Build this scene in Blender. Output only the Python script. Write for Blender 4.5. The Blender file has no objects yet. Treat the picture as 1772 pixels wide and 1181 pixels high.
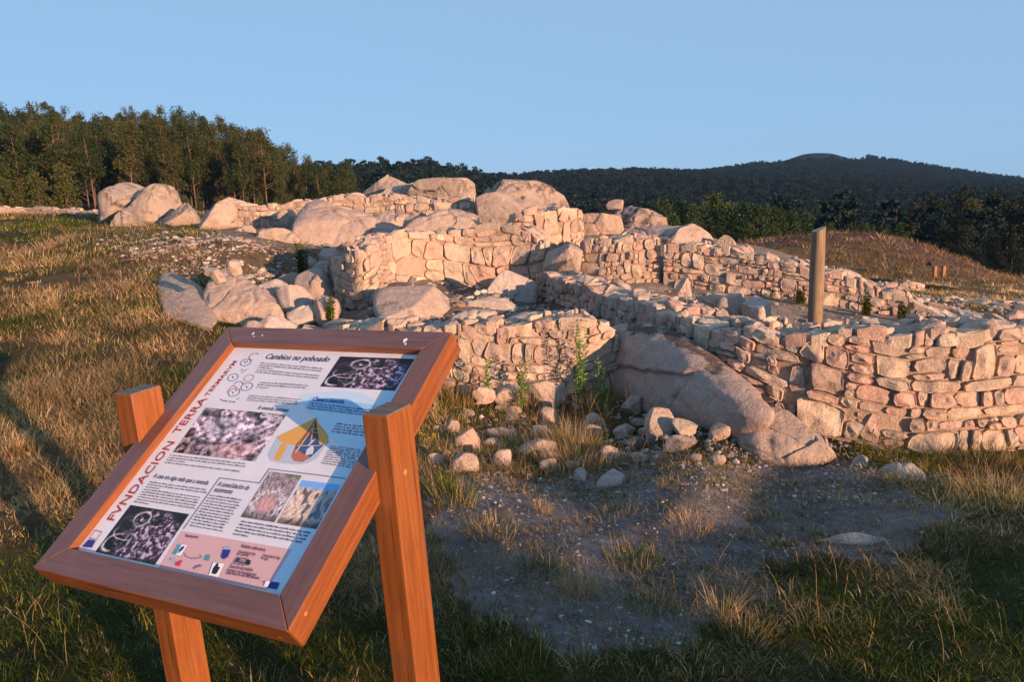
import bpy, bmesh, math, random
import numpy as np
from mathutils import Matrix, Vector

random.seed(7); RNG = np.random.default_rng(7)
SC = bpy.context.scene
COL = SC.collection
R = math.radians

# ------------------------------------------------------------------ camera
FPX, PITCH, ROLL, EYE = 1382.3, R(10.65), R(1.5), 1.65
def cam_basis(pitch, roll):
    F = np.array([0, math.cos(pitch), -math.sin(pitch)]); Rt = np.array([1., 0, 0]); U = np.array([0, math.sin(pitch), math.cos(pitch)])
    c, s = math.cos(roll), math.sin(roll)
    return c*Rt - s*U, s*Rt + c*U, F
EX, EY, EF = cam_basis(PITCH, ROLL)
cd = bpy.data.cameras.new('camera'); cam = bpy.data.objects.new('camera', cd); COL.objects.link(cam)
cd.sensor_width = 36; cd.lens = FPX/1772*36; cd.clip_start = 0.05; cd.clip_end = 9000
cam.matrix_world = Matrix(((EX[0], EY[0], -EF[0], 0), (EX[1], EY[1], -EF[1], 0), (EX[2], EY[2], -EF[2], EYE), (0, 0, 0, 1)))
SC.camera = cam

# ------------------------------------------------------------------ light
SUN_AZ, SUN_EL = R(42), R(8.0)          # azimuth: degrees right of straight behind the camera
S = Vector((math.sin(SUN_AZ)*math.cos(SUN_EL), -math.cos(SUN_AZ)*math.cos(SUN_EL), math.sin(SUN_EL)))
w = bpy.data.worlds.new('World'); SC.world = w; w.use_nodes = True
nt = w.node_tree; bg = nt.nodes['Background']
sky = nt.nodes.new('ShaderNodeTexSky'); sky.sky_type = 'NISHITA'; sky.sun_disc = False
sky.sun_elevation = SUN_EL; sky.sun_rotation = math.atan2(S.x, S.y)
sky.air_density = 0.45; sky.dust_density = 0.6; sky.ozone_density = 2.0; sky.altitude = 0
smx = nt.nodes.new('ShaderNodeMix'); smx.data_type = 'RGBA'; smx.inputs[0].default_value = 0.84      # a clear, very even evening sky
smx.inputs[7].default_value = (1.68, 2.72, 4.0, 1); nt.links.new(sky.outputs[0], smx.inputs[6])
nt.links.new(smx.outputs[2], bg.inputs[0]); bg.inputs[1].default_value = 0.10
sl = bpy.data.lights.new('sun', 'SUN'); sl.energy = 5.0; sl.angle = R(0.5); sl.color = (1.0, 0.59, 0.35)
so = bpy.data.objects.new('sun', sl); COL.objects.link(so); so.rotation_euler = S.to_track_quat('Z', 'Y').to_euler(); so.location = (20, -20, 10)
SC.view_settings.view_transform = 'Standard'; SC.view_settings.look = 'None'
SC.view_settings.exposure = 1.0; SC.view_settings.gamma = 1
try: SC.view_settings.use_curve_mapping = False
except Exception: pass
SC.cycles.max_bounces = 5; SC.cycles.diffuse_bounces = 3; SC.cycles.glossy_bounces = 2; SC.cycles.transmission_bounces = 2
SC.cycles.use_adaptive_sampling = True; SC.cycles.use_denoising = True

# ------------------------------------------------------------------ geometry of the view, used to survey the place
def ray(px, py):
    r = EX*((px-886)/FPX) - EY*((py-590.5)/FPX) + EF
    return r
def P(px, py, d):                       # the point seen at a pixel of the photograph at distance d straight ahead
    r = ray(px, py); p = r*(d/r[1]); p[2] += EYE
    return p
def G(px, py, z):
    r = ray(px, py); p = r*((z-EYE)/r[2]); p[2] = z
    return p
def pix(X, Y, Z):
    q = np.stack([X, Y, Z-EYE], -1); f = q@EF
    f = np.where(np.abs(f) < 1e-6, 1e-6, f)
    return 886+FPX*(q@EX)/f, 590.5-FPX*(q@EY)/f, f

_perm = np.random.default_rng(3).permutation(256); _perm = np.concatenate([_perm, _perm, _perm])
_grad = np.random.default_rng(4).normal(size=(256, 3)); _grad /= np.linalg.norm(_grad, axis=1)[:, None]
def perlin(p):
    p = np.asarray(p, float); i = np.floor(p).astype(int); f = p-i; i &= 255
    u = f*f*f*(f*(f*6-15)+10); out = 0
    for dx in (0, 1):
        for dy in (0, 1):
            for dz in (0, 1):
                h = _perm[_perm[_perm[i[..., 0]+dx]+i[..., 1]+dy]+i[..., 2]+dz]
                g = _grad[h]; d = f-np.array([dx, dy, dz])
                wgt = (u[..., 0] if dx else 1-u[..., 0])*(u[..., 1] if dy else 1-u[..., 1])*(u[..., 2] if dz else 1-u[..., 2])
                out = out+wgt*(g*d).sum(-1)
    return out*1.5
def perlin2(x, y, s, off=0.0):
    return perlin(np.stack([x*s+off, y*s+off*1.7, np.full_like(x, 0.37+off)], -1))
def sstep(a, b, x):
    t = np.clip((x-a)/(b-a), 0, 1); return t*t*(3-2*t)

# ------------------------------------------------------------------ terrain: thin-plate surface through surveyed points
_ctrl = []
def cz(px, py, z): _ctrl.append(G(px, py, z))
def cd_(px, py, d, dz=0): p = P(px, py, d); p[2] += dz; _ctrl.append(p)
def ch(px, d, z): p = P(px, 400, d); p[2] = z; _ctrl.append(p)
for a in [(-200, 1181, .05), (0, 1181, .03), (440, 1181, 0), (900, 1181, 0), (1330, 1181, 0), (1772, 1181, .03), (2000, 1181, .03),
          (900, 1000, -.04), (1300, 1000, -.05), (1772, 1000, 0), (850, 850, -.1), (1200, 840, -.14), (1500, 840, -.18), (1772, 830, -.16),
          (800, 712, -.2), (950, 700, -.2), (1100, 735, -.2), (1340, 722, -.07), (1350, 780, -.22), (1600, 792, -.26), (1772, 780, -.26),
          (0, 900, .1), (250, 820, .08), (0, 720, .2), (300, 680, .18), (0, 600, .36), (300, 565, .36), (480, 565, .25), (550, 560, .25),
          (150, 470, .75), (330, 470, .75), (480, 470, .65), (0, 420, 1.0), (200, 405, 1.1), (400, 425, 1.0), (560, 440, .75)]: cz(*a)
for x in (-300, 440, 1000, 1772): ch(x, 1.0, 0.0)
for a in [(60, 372, 24), (-200, 372, 24), (200, 385, 20), (330, 392, 18.5), (420, 392, 16), (520, 420, 13.5), (600, 390, 15), (600, 350, 16.5), (700, 354, 17),
          (760, 392, 13.6), (880, 390, 13.6), (930, 380, 13.5), (900, 366, 16), (760, 352, 18),
          (860, 532, 9.3), (760, 548, 8.6), (700, 560, 8.2), (920, 545, 9.0), (1000, 560, 8.2), (850, 505, 10.3), (700, 490, 10.3), (800, 494, 11.3), (900, 503, 11.1), (700, 482, 11.15), (900, 394, 12.9), (760, 396, 12.7),
          (1250, 545, 8.9), (1450, 552, 8.6), (1600, 562, 8.3), (1350, 560, 8.2), (1080, 540, 9.3), (1300, 590, 7.0), (1150, 540, 9.3),
          (1060, 405, 12.6), (1160, 412, 12.2), (1300, 440, 11.5), (1420, 470, 11), (1560, 525, 10.6), (1640, 520, 15), (1750, 545, 11.5),
          (1600, 498, 21), (1772, 505, 22), (1500, 482, 28), (1500, 470, 33), (1772, 488, 30), (1650, 478, 33),
          (1300, 420, 44), (1420, 406, 47), (1510, 406, 47), (1600, 425, 46), (1690, 456, 44), (1730, 478, 43), (1772, 488, 42), (1900, 505, 40)]: cd_(*a)
for px, lst in {-500: [(60, 0), (110, 0), (150, 4), (200, 13), (300, 16), (600, 10), (3500, -80)],
                100: [(30, 1.2), (60, .6), (110, .5), (150, 4), (200, 12), (300, 12), (600, 0), (3500, -80)],
                300: [(28, 1.2), (60, 0), (110, .5), (150, 3.5), (200, 10.5), (300, 8), (600, 0), (3500, -80)],
                440: [(26, 1.2), (60, -1), (110, -1), (150, 0), (200, 4), (300, 2), (600, 0), (3500, -80)],
                570: [(26, 1.2), (60, -2), (110, -3), (200, -3), (320, 2), (420, 7), (600, 0), (3500, -80)],
                740: [(26, 1.2), (60, -3), (110, -6), (200, -6), (320, 0), (420, 8), (600, 2), (3500, -80)],
                900: [(24, .6), (60, -4), (110, -9), (200, -10), (420, -3), (800, 8), (1200, 0), (3500, -80)],
                1100: [(24, -.6), (60, -4.5), (110, -10), (200, -14), (420, -10), (900, 12), (1400, 8), (3500, -80)],
                1290: [(24, -1.4), (70, -5), (110, -11), (200, -16), (420, -13), (900, 6), (1350, 26), (3500, -80)],
                1400: [(62, -4), (110, -11), (200, -17), (420, -14), (900, 8), (1400, 46), (1700, 40), (3500, -80)],
                1500: [(62, -5), (110, -11.5), (200, -18), (420, -15), (900, 2), (1350, 34), (3500, -80)],
                1772: [(60, -6), (110, -12), (200, -18), (420, -17), (900, -12), (1200, -9), (3500, -80)],
                2300: [(60, -6), (110, -12), (200, -18), (420, -17), (900, -12), (1200, -9), (3500, -80)]}.items():
    for d, z in lst: ch(px, d, z)
_C = np.array(_ctrl)
def _par(x, y):
    d = np.sqrt(x*x+y*y)+1e-6
    return np.stack([np.arctan2(x, y)*2.2, np.log(d)], -1)
_CP = _par(_C[:, 0], _C[:, 1])
def _tk(r2): return np.where(r2 > 1e-12, r2*np.log(r2+1e-12), 0.)
_n = len(_C); _A = np.zeros((_n+3, _n+3))
_A[:_n, :_n] = _tk(((_CP[:, None]-_CP[None])**2).sum(-1))+np.eye(_n)*6e-4
_A[:_n, _n] = 1; _A[:_n, _n+1:] = _CP; _A[_n:, :_n] = _A[:_n, _n:].T
def _enc(z, d): return z/(0.4+0.02*d)**.5
_dc = np.hypot(_C[:, 0], _C[:, 1])
_W = np.linalg.solve(_A, np.concatenate([_enc(_C[:, 2], _dc), np.zeros(3)]))
def terrain0(x, y):
    x = np.atleast_1d(np.asarray(x, float)); y = np.atleast_1d(np.asarray(y, float))
    d = np.hypot(x, y); az = np.arctan2(x, y)
    azc = np.clip(az, -R(46), R(46)); q = _par(d*np.sin(azc), d*np.cos(azc))
    q[:, 1] = np.clip(q[:, 1], 0.0, math.log(3500))
    z = np.empty(len(x))
    for i in range(0, len(x), 20000):
        s = slice(i, i+20000)
        k = _tk(((q[s, None]-_CP[None])**2).sum(-1))
        z[s] = k@_W[:_n]+_W[_n]+q[s]@_W[_n+1:]
    z = z*(0.4+0.02*np.exp(q[:, 1]))**.5+8*np.exp(-((az-R(20.8))/R(1.6))**4)*np.exp(-((d-1400)/150)**2)
    back = sstep(R(60), R(100), np.abs(az))
    z = z*(1-back)+back*(-.01*np.minimum(d, 300))
    al = -(x*-math.sin(SUN_AZ)+y*math.cos(SUN_AZ))              # unseen rough bank, added sunward behind the camera to shade the foreground
    ac = x*math.cos(SUN_AZ)+y*math.sin(SUN_AZ)
    return z+(.98+.42*perlin2(ac, al*.2, .55, 8.)+.14*perlin2(ac, al, 2.1, 3.)+1.25*np.exp(-((ac-1.85)/.40)**2))*np.exp(-((al-7.2)/1.6)**2)*sstep(14, 9, np.abs(ac))  # extra bump on the added bank throws a shadow patch on the left slope
def terrain(x, y):
    x = np.atleast_1d(np.asarray(x, float)); y = np.atleast_1d(np.asarray(y, float))
    d = np.hypot(x, y); near = 1-sstep(20, 60, d)
    return terrain0(x, y)+near*(perlin2(x, y, .9)*.065+perlin2(x, y, 2.3, 5.)*.030+perlin2(x, y, 6.1, 1.)*.010)
def tz(x, y): return float(terrain(x, y)[0])

# ------------------------------------------------------------------ object helpers
def tag(o, label=None, cat=None, group=None, kind=None):
    if label: o['label'] = label
    if cat: o['category'] = cat
    if group: o['group'] = group
    if kind: o['kind'] = kind
    return o
def empty(name, loc, label, cat, group=None):
    o = bpy.data.objects.new(name, None); COL.objects.link(o); o.location = [float(v) for v in loc]; o.empty_display_size = .1
    return tag(o, label, cat, group)
def link(name, me, parent=None, loc=None, mat=None):
    o = bpy.data.objects.new(name, me); COL.objects.link(o)
    if mat and not me.materials: me.materials.append(mat)
    if parent: o.parent = parent
    if loc is not None: o.location = [float(v) for v in loc]
    return o
def mesh(V, F, mat=None, smooth=True, name='mesh'):
    me = bpy.data.meshes.new(name); me.from_pydata([tuple(map(float, v)) for v in V], [], F)
    if smooth: me.polygons.foreach_set('use_smooth', np.ones(len(me.polygons), bool))
    if mat: me.materials.append(mat)
    me.update(); return me
def fastmesh(V, idx, tot, mat=None, col=None, smooth=True, name='mesh'):
    me = bpy.data.meshes.new(name); V = np.asarray(V, np.float32); idx = np.asarray(idx, np.int32).ravel(); tot = np.asarray(tot, np.int32)
    me.vertices.add(len(V)); me.vertices.foreach_set('co', V.ravel())
    me.loops.add(len(idx)); me.loops.foreach_set('vertex_index', idx)
    me.polygons.add(len(tot)); me.polygons.foreach_set('loop_start', np.concatenate([[0], np.cumsum(tot)[:-1]]).astype(np.int32))
    me.polygons.foreach_set('use_smooth', np.full(len(tot), smooth))
    if col is not None:
        a = me.color_attributes.new('Col', 'FLOAT_COLOR', 'POINT'); c = np.ones((len(V), 4), np.float32); c[:, :3] = col
        a.data.foreach_set('color', c.ravel())
    if mat: me.materials.append(mat)
    me.update(calc_edges=True); return me

# ------------------------------------------------------------------ materials
def newmat(name, rough=.9, spec=.25):
    m = bpy.data.materials.new(name); m.use_nodes = True; n = m.node_tree.nodes; b = n['Principled BSDF']
    b.inputs['Roughness'].default_value = rough; b.inputs['Specular IOR Level'].default_value = spec
    return m, m.node_tree, b
class NB:
    def __init__(s, nt): s.nt = nt
    def n(s, t, **kw):
        o = s.nt.nodes.new(t)
        for k, v in kw.items(): setattr(o, k, v)
        return o
    def l(s, a, b): s.nt.links.new(a, b)
    def pos(s): return s.n('ShaderNodeNewGeometry').outputs['Position']
    def noise(s, vec, scale, detail=4, rough=.55, dist=0):
        o = s.n('ShaderNodeTexNoise'); s.l(vec, o.inputs['Vector']); o.inputs['Scale'].default_value = scale
        o.inputs['Detail'].default_value = detail; o.inputs['Roughness'].default_value = rough; o.inputs['Distortion'].default_value = dist
        return o.outputs['Fac']
    def ramp(s, fac, stops):
        o = s.n('ShaderNodeValToRGB'); e = o.color_ramp.elements
        while len(e) < len(stops): e.new(.5)
        for i, (p, c) in enumerate(stops): e[i].position = p; e[i].color = (*c, 1) if len(c) == 3 else c
        s.l(fac, o.inputs[0]); return o.outputs[0]
    def mix(s, fac, a, b, mode='MIX'):
        o = s.n('ShaderNodeMix', data_type='RGBA', blend_type=mode)
        if isinstance(fac, (int, float)): o.inputs[0].default_value = fac
        else: s.l(fac, o.inputs[0])
        for v, k in ((a, 6), (b, 7)):
            if isinstance(v, (tuple, list)): o.inputs[k].default_value = (*v, 1)
            else: s.l(v, o.inputs[k])
        return o.outputs[2]
    def math(s, op, a, b=0.):
        o = s.n('ShaderNodeMath', operation=op)
        for v, k in ((a, 0), (b, 1)):
            if isinstance(v, (int, float)): o.inputs[k].default_value = v
            else: s.l(v, o.inputs[k])
        return o.outputs[0]
    def bump(s, b, h, strength, dist):
        o = s.n('ShaderNodeBump'); o.inputs['Strength'].default_value = strength; o.inputs['Distance'].default_value = dist
        s.l(h, o.inputs['Height']); s.l(o.outputs[0], b.inputs['Normal'])
def rock_mat(name, cols, lichen=.5, fine=1., lich=(.07, .055, .05), cap=False):
    m, t, b = newmat(name, .92, .2); q = NB(t); p = q.pos()
    rnd = q.n('ShaderNodeObjectInfo').outputs['Random']
    base = q.ramp(rnd, [(i/(len(cols)-1), c) for i, c in enumerate(cols)])
    big = q.noise(p, 2.2*fine, 6, .6, .5); med = q.noise(p, 11*fine, 6, .65); gr = q.noise(p, 130*fine, 3, .7)
    c = q.mix(q.ramp(big, [(.35, (0, 0, 0)), (.7, (.65, .65, .65))]), base, (.40, .33, .28))
    c = q.mix(q.ramp(med, [(.42, (0, 0, 0)), (.68, (.55, .55, .55))]), c, (.24, .185, .15))
    c = q.mix(q.ramp(gr, [(.38, (.5, .5, .5)), (.5, (0, 0, 0))]), c, (.12, .095, .085))
    c = q.mix(q.ramp(gr, [(.58, (0, 0, 0)), (.7, (.5, .5, .5))]), c, (.58, .52, .46))
    li = q.math('MULTIPLY', q.ramp(q.noise(p, 3.6*fine, 9, .72, .8), [(.62-.14*lichen, (0, 0, 0)), (.70-.12*lichen, (1, 1, 1))]), lichen)
    c = q.mix(li, c, lich)
    if cap: c = q.mix(q.ramp(q.n('ShaderNodeAttribute', attribute_name='Col').outputs['Fac'], [(.35, (0, 0, 0)), (.75, (.88, .88, .88))]), c, (.062, .046, .044))
    q.l(c, b.inputs['Base Color'])
    h = q.math('ADD', q.math('MULTIPLY', med, .8), q.math('MULTIPLY', gr, .12)); h = q.math('ADD', h, q.math('MULTIPLY', q.noise(p, 38*fine, 6, .7), .4))
    q.bump(b, h, .9, .03/fine)
    return m
STONE = rock_mat('granite_stone', [(0.520, 0.305, 0.237), (0.678, 0.508, 0.362), (0.407, 0.328, 0.282), (0.678, 0.373, 0.294), (0.621, 0.520, 0.429), (0.339, 0.237, 0.198), (0.720, 0.588, 0.429), (0.475, 0.266, 0.215), (0.565, 0.429, 0.328), (0.429, 0.282, 0.226)], .35, 1.)
BOULDER = rock_mat('granite_boulder', [(.40, .29, .24), (.46, .34, .28), (.37, .28, .245)], .5, .8)
GREYROCK = rock_mat('grey_crest_rock', [(.26, .205, .18), (.30, .24, .205), (.24, .195, .175)], .7, .8)
DARKROCK = rock_mat('lichen_rock', [(.30, .24, .22), (.26, .2, .19)], 1.0, .8)
SLAB = rock_mat('pale_slab', [(.46, .40, .37), (.42, .38, .36)], .15, 1.)
def earth_mat():
    m, t, b = newmat('mortar_earth', .95, .1); q = NB(t); p = q.pos()
    c = q.ramp(q.noise(p, 9, 6, .65), [(.3, (.20, .14, .10)), (.5, (.36, .26, .19)), (.75, (.48, .36, .28))]); q.l(c, b.inputs['Base Color'])
    q.bump(b, q.noise(p, 40, 5, .7), .8, .03); return m
EARTH = earth_mat()
def ground_mat():
    m, t, b = newmat('ground_soil', .95, .1); q = NB(t); p = q.pos()
    a = q.n('ShaderNodeAttribute', attribute_name='Col').outputs['Color']
    n1 = q.noise(p, 3.1, 8, .65); n2 = q.noise(p, 23, 6, .7); n3 = q.noise(p, 140, 3, .7)
    c = q.mix(1., a, q.ramp(n1, [(.3, (.5, .48, .46)), (.7, (1.4, 1.4, 1.4))]), 'MULTIPLY')
    c = q.mix(1., c, q.ramp(n2, [(.3, (.66, .66, .66)), (.65, (1.22, 1.22, 1.22))]), 'MULTIPLY')
    c = q.mix(q.ramp(n3, [(.62, (0, 0, 0)), (.72, (.6, .6, .6))]), c, (.3, .25, .21)); q.l(c, b.inputs['Base Color'])
    h = q.math('ADD', q.math('MULTIPLY', n2, 1.6), q.math('MULTIPLY', n3, .3)); h = q.math('ADD', h, q.math('MULTIPLY', q.noise(p, 8, 6, .7), 2.)); q.bump(b, h, 1., .045); return m
GROUND = ground_mat()
def blade_mat(name, transl=.35):
    m, t, b = newmat(name, .7, .15); q = NB(t)
    a = q.n('ShaderNodeAttribute', attribute_name='Col').outputs['Color']; q.l(a, b.inputs['Base Color'])
    tr = q.n('ShaderNodeBsdfTranslucent'); q.l(a, tr.inputs[0]); mx = q.n('ShaderNodeMixShader'); mx.inputs[0].default_value = transl
    q.l(b.outputs[0], mx.inputs[1]); q.l(tr.outputs[0], mx.inputs[2]); q.l(mx.outputs[0], t.nodes['Material Output'].inputs[0]); return m
BLADE = blade_mat('grass_blade')
def leaf_mat(name, cols, transl=.25, sc=.35):
    m, t, b = newmat(name, .65, .2); q = NB(t); rnd = q.n('ShaderNodeObjectInfo').outputs['Random']
    f = q.math('ADD', q.math('MULTIPLY', rnd, .5), q.math('MULTIPLY', q.noise(q.pos(), sc, 4, .7), .5))
    c = q.ramp(f, [(.25+.5*i/(len(cols)-1), v) for i, v in enumerate(cols)]); q.l(c, b.inputs['Base Color'])
    tr = q.n('ShaderNodeBsdfTranslucent'); q.l(c, tr.inputs[0]); mx = q.n('ShaderNodeMixShader'); mx.inputs[0].default_value = transl
    q.l(b.outputs[0], mx.inputs[1]); q.l(tr.outputs[0], mx.inputs[2]); q.l(mx.outputs[0], t.nodes['Material Output'].inputs[0]); return m
EUC_LEAF = leaf_mat('eucalyptus_leaves', [(.024, .040, .012), (.044, .058, .016), (.072, .066, .020)])
PINE_LEAF = leaf_mat('pine_needles', [(.022, .042, .014), (.036, .060, .019), (.052, .072, .024)])
SHRUB_LEAF = leaf_mat('young_tree_leaves', [(.045, .060, .014), (.07, .08, .018), (.085, .085, .025)])
FAR_LEAF = leaf_mat('far_forest_leaves', [(.005, .016, .017), (.008, .022, .021), (.014, .028, .023)], .15, .06)  # dark bluish leaf colour stands in for shade on the far hill
DARK_LEAF = leaf_mat('dark_tree_leaves', [(.012, .019, .010), (.018, .026, .012), (.026, .032, .014)], .1)
def bark_mat(name, a, c2):
    m, t, b = newmat(name, .85, .2); q = NB(t); mp = q.n('ShaderNodeMapping'); mp.inputs['Scale'].default_value = (6, 6, 1); q.l(q.pos(), mp.inputs[0])
    q.l(q.ramp(q.noise(mp.outputs[0], 1.5, 5, .7), [(.3, a), (.7, c2)]), b.inputs['Base Color']); return m
BARK = bark_mat('eucalyptus_bark', (.085, .05, .034), (.17, .11, .075))
DARKBARK = bark_mat('pine_bark', (.05, .032, .022), (.10, .07, .05))
def wood_mat(name, c1, c2, c3, axis, rough=.42, spec=.4, coat=.15):
    m, t, b = newmat(name, rough, spec); q = NB(t); tc = q.n('ShaderNodeTexCoord'); mp = q.n('ShaderNodeMapping')
    sc = [26, 26, 26]; sc[axis] = 1.3; mp.inputs['Scale'].default_value = sc; q.l(tc.outputs['Object'], mp.inputs[0])
    n = q.noise(mp.outputs[0], 2.4, 7, .62, .4); f = q.noise(mp.outputs[0], 14, 3, .6)
    c = q.ramp(n, [(.28, c1), (.5, c2), (.74, c3)]); c = q.mix(q.ramp(f, [(.3, (.45, .45, .45)), (.5, (0, 0, 0))]), c, c1)
    blot = q.noise(tc.outputs['Object'], 7, 4, .6); c = q.mix(q.ramp(blot, [(.45, (0, 0, 0)), (.8, (.5, .5, .5))]), c, c1)
    wr = q.noise(tc.outputs['Object'], 4.5, 7, .7, .6); c = q.mix(q.ramp(wr, [(.52, (0, 0, 0)), (.74, (.42, .42, .42))]), c, (.15, .105, .085))
    mp2 = q.n('ShaderNodeMapping'); s2 = [70, 70, 70]; s2[axis] = 1.1; mp2.inputs['Scale'].default_value = s2; q.l(tc.outputs['Object'], mp2.inputs[0]); ck = q.noise(mp2.outputs[0], 1.6, 3, .5)
    c = q.mix(q.ramp(ck, [(.655, (0, 0, 0)), (.70, (.8, .8, .8))]), c, (.035, .014, .008))
    q.l(c, b.inputs['Base Color']); b.inputs['Coat Weight'].default_value = coat; b.inputs['Coat Roughness'].default_value = .35
    q.bump(b, q.math('ADD', n, q.math('MULTIPLY', f, .4)), .35, .0025); return m
WX = wood_mat('varnished_wood_across', (.125, .037, .012), (.215, .067, .020), (.285, .098, .030), 0)
WY = wood_mat('varnished_wood_along', (.125, .037, .012), (.215, .067, .020), (.285, .098, .030), 1)
WZ = wood_mat('varnished_wood_upright', (.13, .040, .011), (.215, .069, .018), (.285, .100, .027), 2)
ENDGRAIN = wood_mat('grey_end_grain', (.10, .075, .06), (.17, .12, .09), (.22, .16, .12), 0, .7, .2, 0)
LOG = wood_mat('weathered_log', (.12, .085, .055), (.21, .155, .105), (.29, .22, .15), 2, .85, .15, 0)
def flat(name, c, rough=.5, spec=.3):
    m, t, b = newmat(name, rough, spec); q = NB(t); tc = q.n('ShaderNodeTexCoord')
    f = q.noise(tc.outputs['Object'], 60, 4, .6); q.l(q.mix(q.ramp(f, [(.3, (0, 0, 0)), (.75, (.16, .16, .16))]), c, tuple(v*.75 for v in c)), b.inputs['Base Color']); return m
def attr_mat(name, rough=.4):
    m, t, b = newmat(name, rough, .3); q = NB(t); q.l(q.n('ShaderNodeAttribute', attribute_name='Col').outputs['Color'], b.inputs['Base Color']); return m

# ------------------------------------------------------------------ ground masks (worked out per place, used for soil colour and for where grass grows)
def inpoly(px, py, poly):
    c = np.zeros(len(px), bool); n = len(poly)
    for i in range(n):
        x1, y1 = poly[i]; x2, y2 = poly[(i+1) % n]
        if y1 != y2: c ^= ((y1 > py) != (y2 > py)) & (px < (x2-x1)*(py-y1)/(y2-y1)+x1)
    return c
SOIL = [(735, 880), (860, 812), (1000, 806), (1200, 786), (1440, 785), (1570, 820), (1650, 872), (1600, 925), (1420, 955), (1340, 985), (1225, 1050), (1180, 1115), (1000, 1130), (900, 1100), (830, 1040), (790, 960)]
PATH = [(140, 402), (260, 380), (430, 382), (560, 425), (600, 460), (520, 500), (400, 500), (300, 482), (210, 455)]
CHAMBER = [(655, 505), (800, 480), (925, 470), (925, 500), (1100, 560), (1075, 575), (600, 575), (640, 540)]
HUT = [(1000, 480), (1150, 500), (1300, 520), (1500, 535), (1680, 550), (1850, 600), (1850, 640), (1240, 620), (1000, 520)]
RUIN = [(345, 352), (620, 300), (830, 295), (1000, 335), (1240, 395), (1500, 475), (1700, 565), (1240, 650), (590, 610), (560, 440), (350, 412)]
def masks(x, y, z):
    px, py, f = pix(x, y, z); ok = f > .3
    fj = np.minimum(1, 5/np.maximum(f, 1)); jx = px+(perlin2(x, y, 1.7, 9.)*75+perlin2(x, y, 5.5, 2.)*45)*fj; jy = py+(perlin2(x, y, 1.9, 3.)*55+perlin2(x, y, 6., 7.)*28)*fj
    soil = inpoly(jx, jy, SOIL) & ok & (f < 9); path = inpoly(jx, jy, PATH) & ok & (f > 8) & (f < 22)
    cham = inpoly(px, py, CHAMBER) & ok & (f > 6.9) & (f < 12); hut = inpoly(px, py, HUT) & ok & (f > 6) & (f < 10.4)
    return px, py, f, soil, path, cham, hut
def greenness(x, y, px, py, f):
    g = .46+.9*perlin2(x, y, .45, 2.)+.8*perlin2(x, y, 1.5, 6.)
    g += .6*sstep(930, 1100, py)*(f > 0)*(f < 5)-.12*sstep(6, 12, f)*(px < 600)
    g += .5*sstep(760, 960, py)*(f > 0)*(f < 6)*(px < 420)  # near left: greener, darker grass colour also stands in for shade there
    g -= .25*sstep(1400, 1650, px)*(1-sstep(1000, 1080, py))
    g += .9*np.exp(-(((px-110)/110)**2+((py-395)/22)**2))
    return np.clip(g, 0, 1)
def build_ground():
    rr = np.concatenate([np.linspace(.02, 1.2, 8), np.geomspace(1.35, 60, 250), np.geomspace(62, 3600, 90)])
    aa = np.concatenate([np.linspace(-180, -46, 40)[:-1], np.linspace(-46, 46, 330), np.linspace(46, 180, 40)[1:-1]])*math.pi/180
    A, D = np.meshgrid(aa, rr); x = (D*np.sin(A)).ravel(); y = (D*np.cos(A)).ravel(); z = terrain(x, y)
    nr, na = A.shape; i = np.arange(nr*na).reshape(nr, na); j = np.roll(i, -1, 1)
    q = np.stack([i[:-1], j[:-1], j[1:], i[1:]], -1).reshape(-1, 4)[:, ::-1]
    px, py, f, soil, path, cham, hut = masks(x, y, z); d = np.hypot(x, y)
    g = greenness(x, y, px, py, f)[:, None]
    col = np.array([.15, .098, .050])*(1-g)+np.array([.055, .060, .020])*g
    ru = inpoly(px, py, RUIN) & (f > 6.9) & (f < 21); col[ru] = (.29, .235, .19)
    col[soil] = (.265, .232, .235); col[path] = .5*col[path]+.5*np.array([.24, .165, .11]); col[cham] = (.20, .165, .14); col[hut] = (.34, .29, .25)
    fa = (sstep(38, 47, d)*(1-sstep(50, 60, d)))[:, None]; hea = np.clip(.5+perlin2(x, y, .25, 4.)+.6*perlin2(x, y, .8, 1.), 0, 1)[:, None]
    field = (sstep(13, 20, d)*(px > 1250)*(f > 0))[:, None]
    dry = np.array([.17, .115, .055])*(1-g*.5)+np.array([.05, .06, .02])*g*.5
    col = col*(1-field)+dry*field; col = col*(1-fa)+fa*(np.array([.15, .088, .045])*(1-hea)+np.array([.105, .05, .055])*hea)
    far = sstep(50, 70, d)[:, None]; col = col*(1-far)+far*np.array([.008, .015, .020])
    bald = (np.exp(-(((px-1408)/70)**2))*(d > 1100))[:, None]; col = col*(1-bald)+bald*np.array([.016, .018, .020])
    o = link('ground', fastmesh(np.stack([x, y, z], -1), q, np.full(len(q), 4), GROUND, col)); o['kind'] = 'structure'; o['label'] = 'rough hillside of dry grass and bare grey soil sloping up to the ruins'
build_ground()

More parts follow.
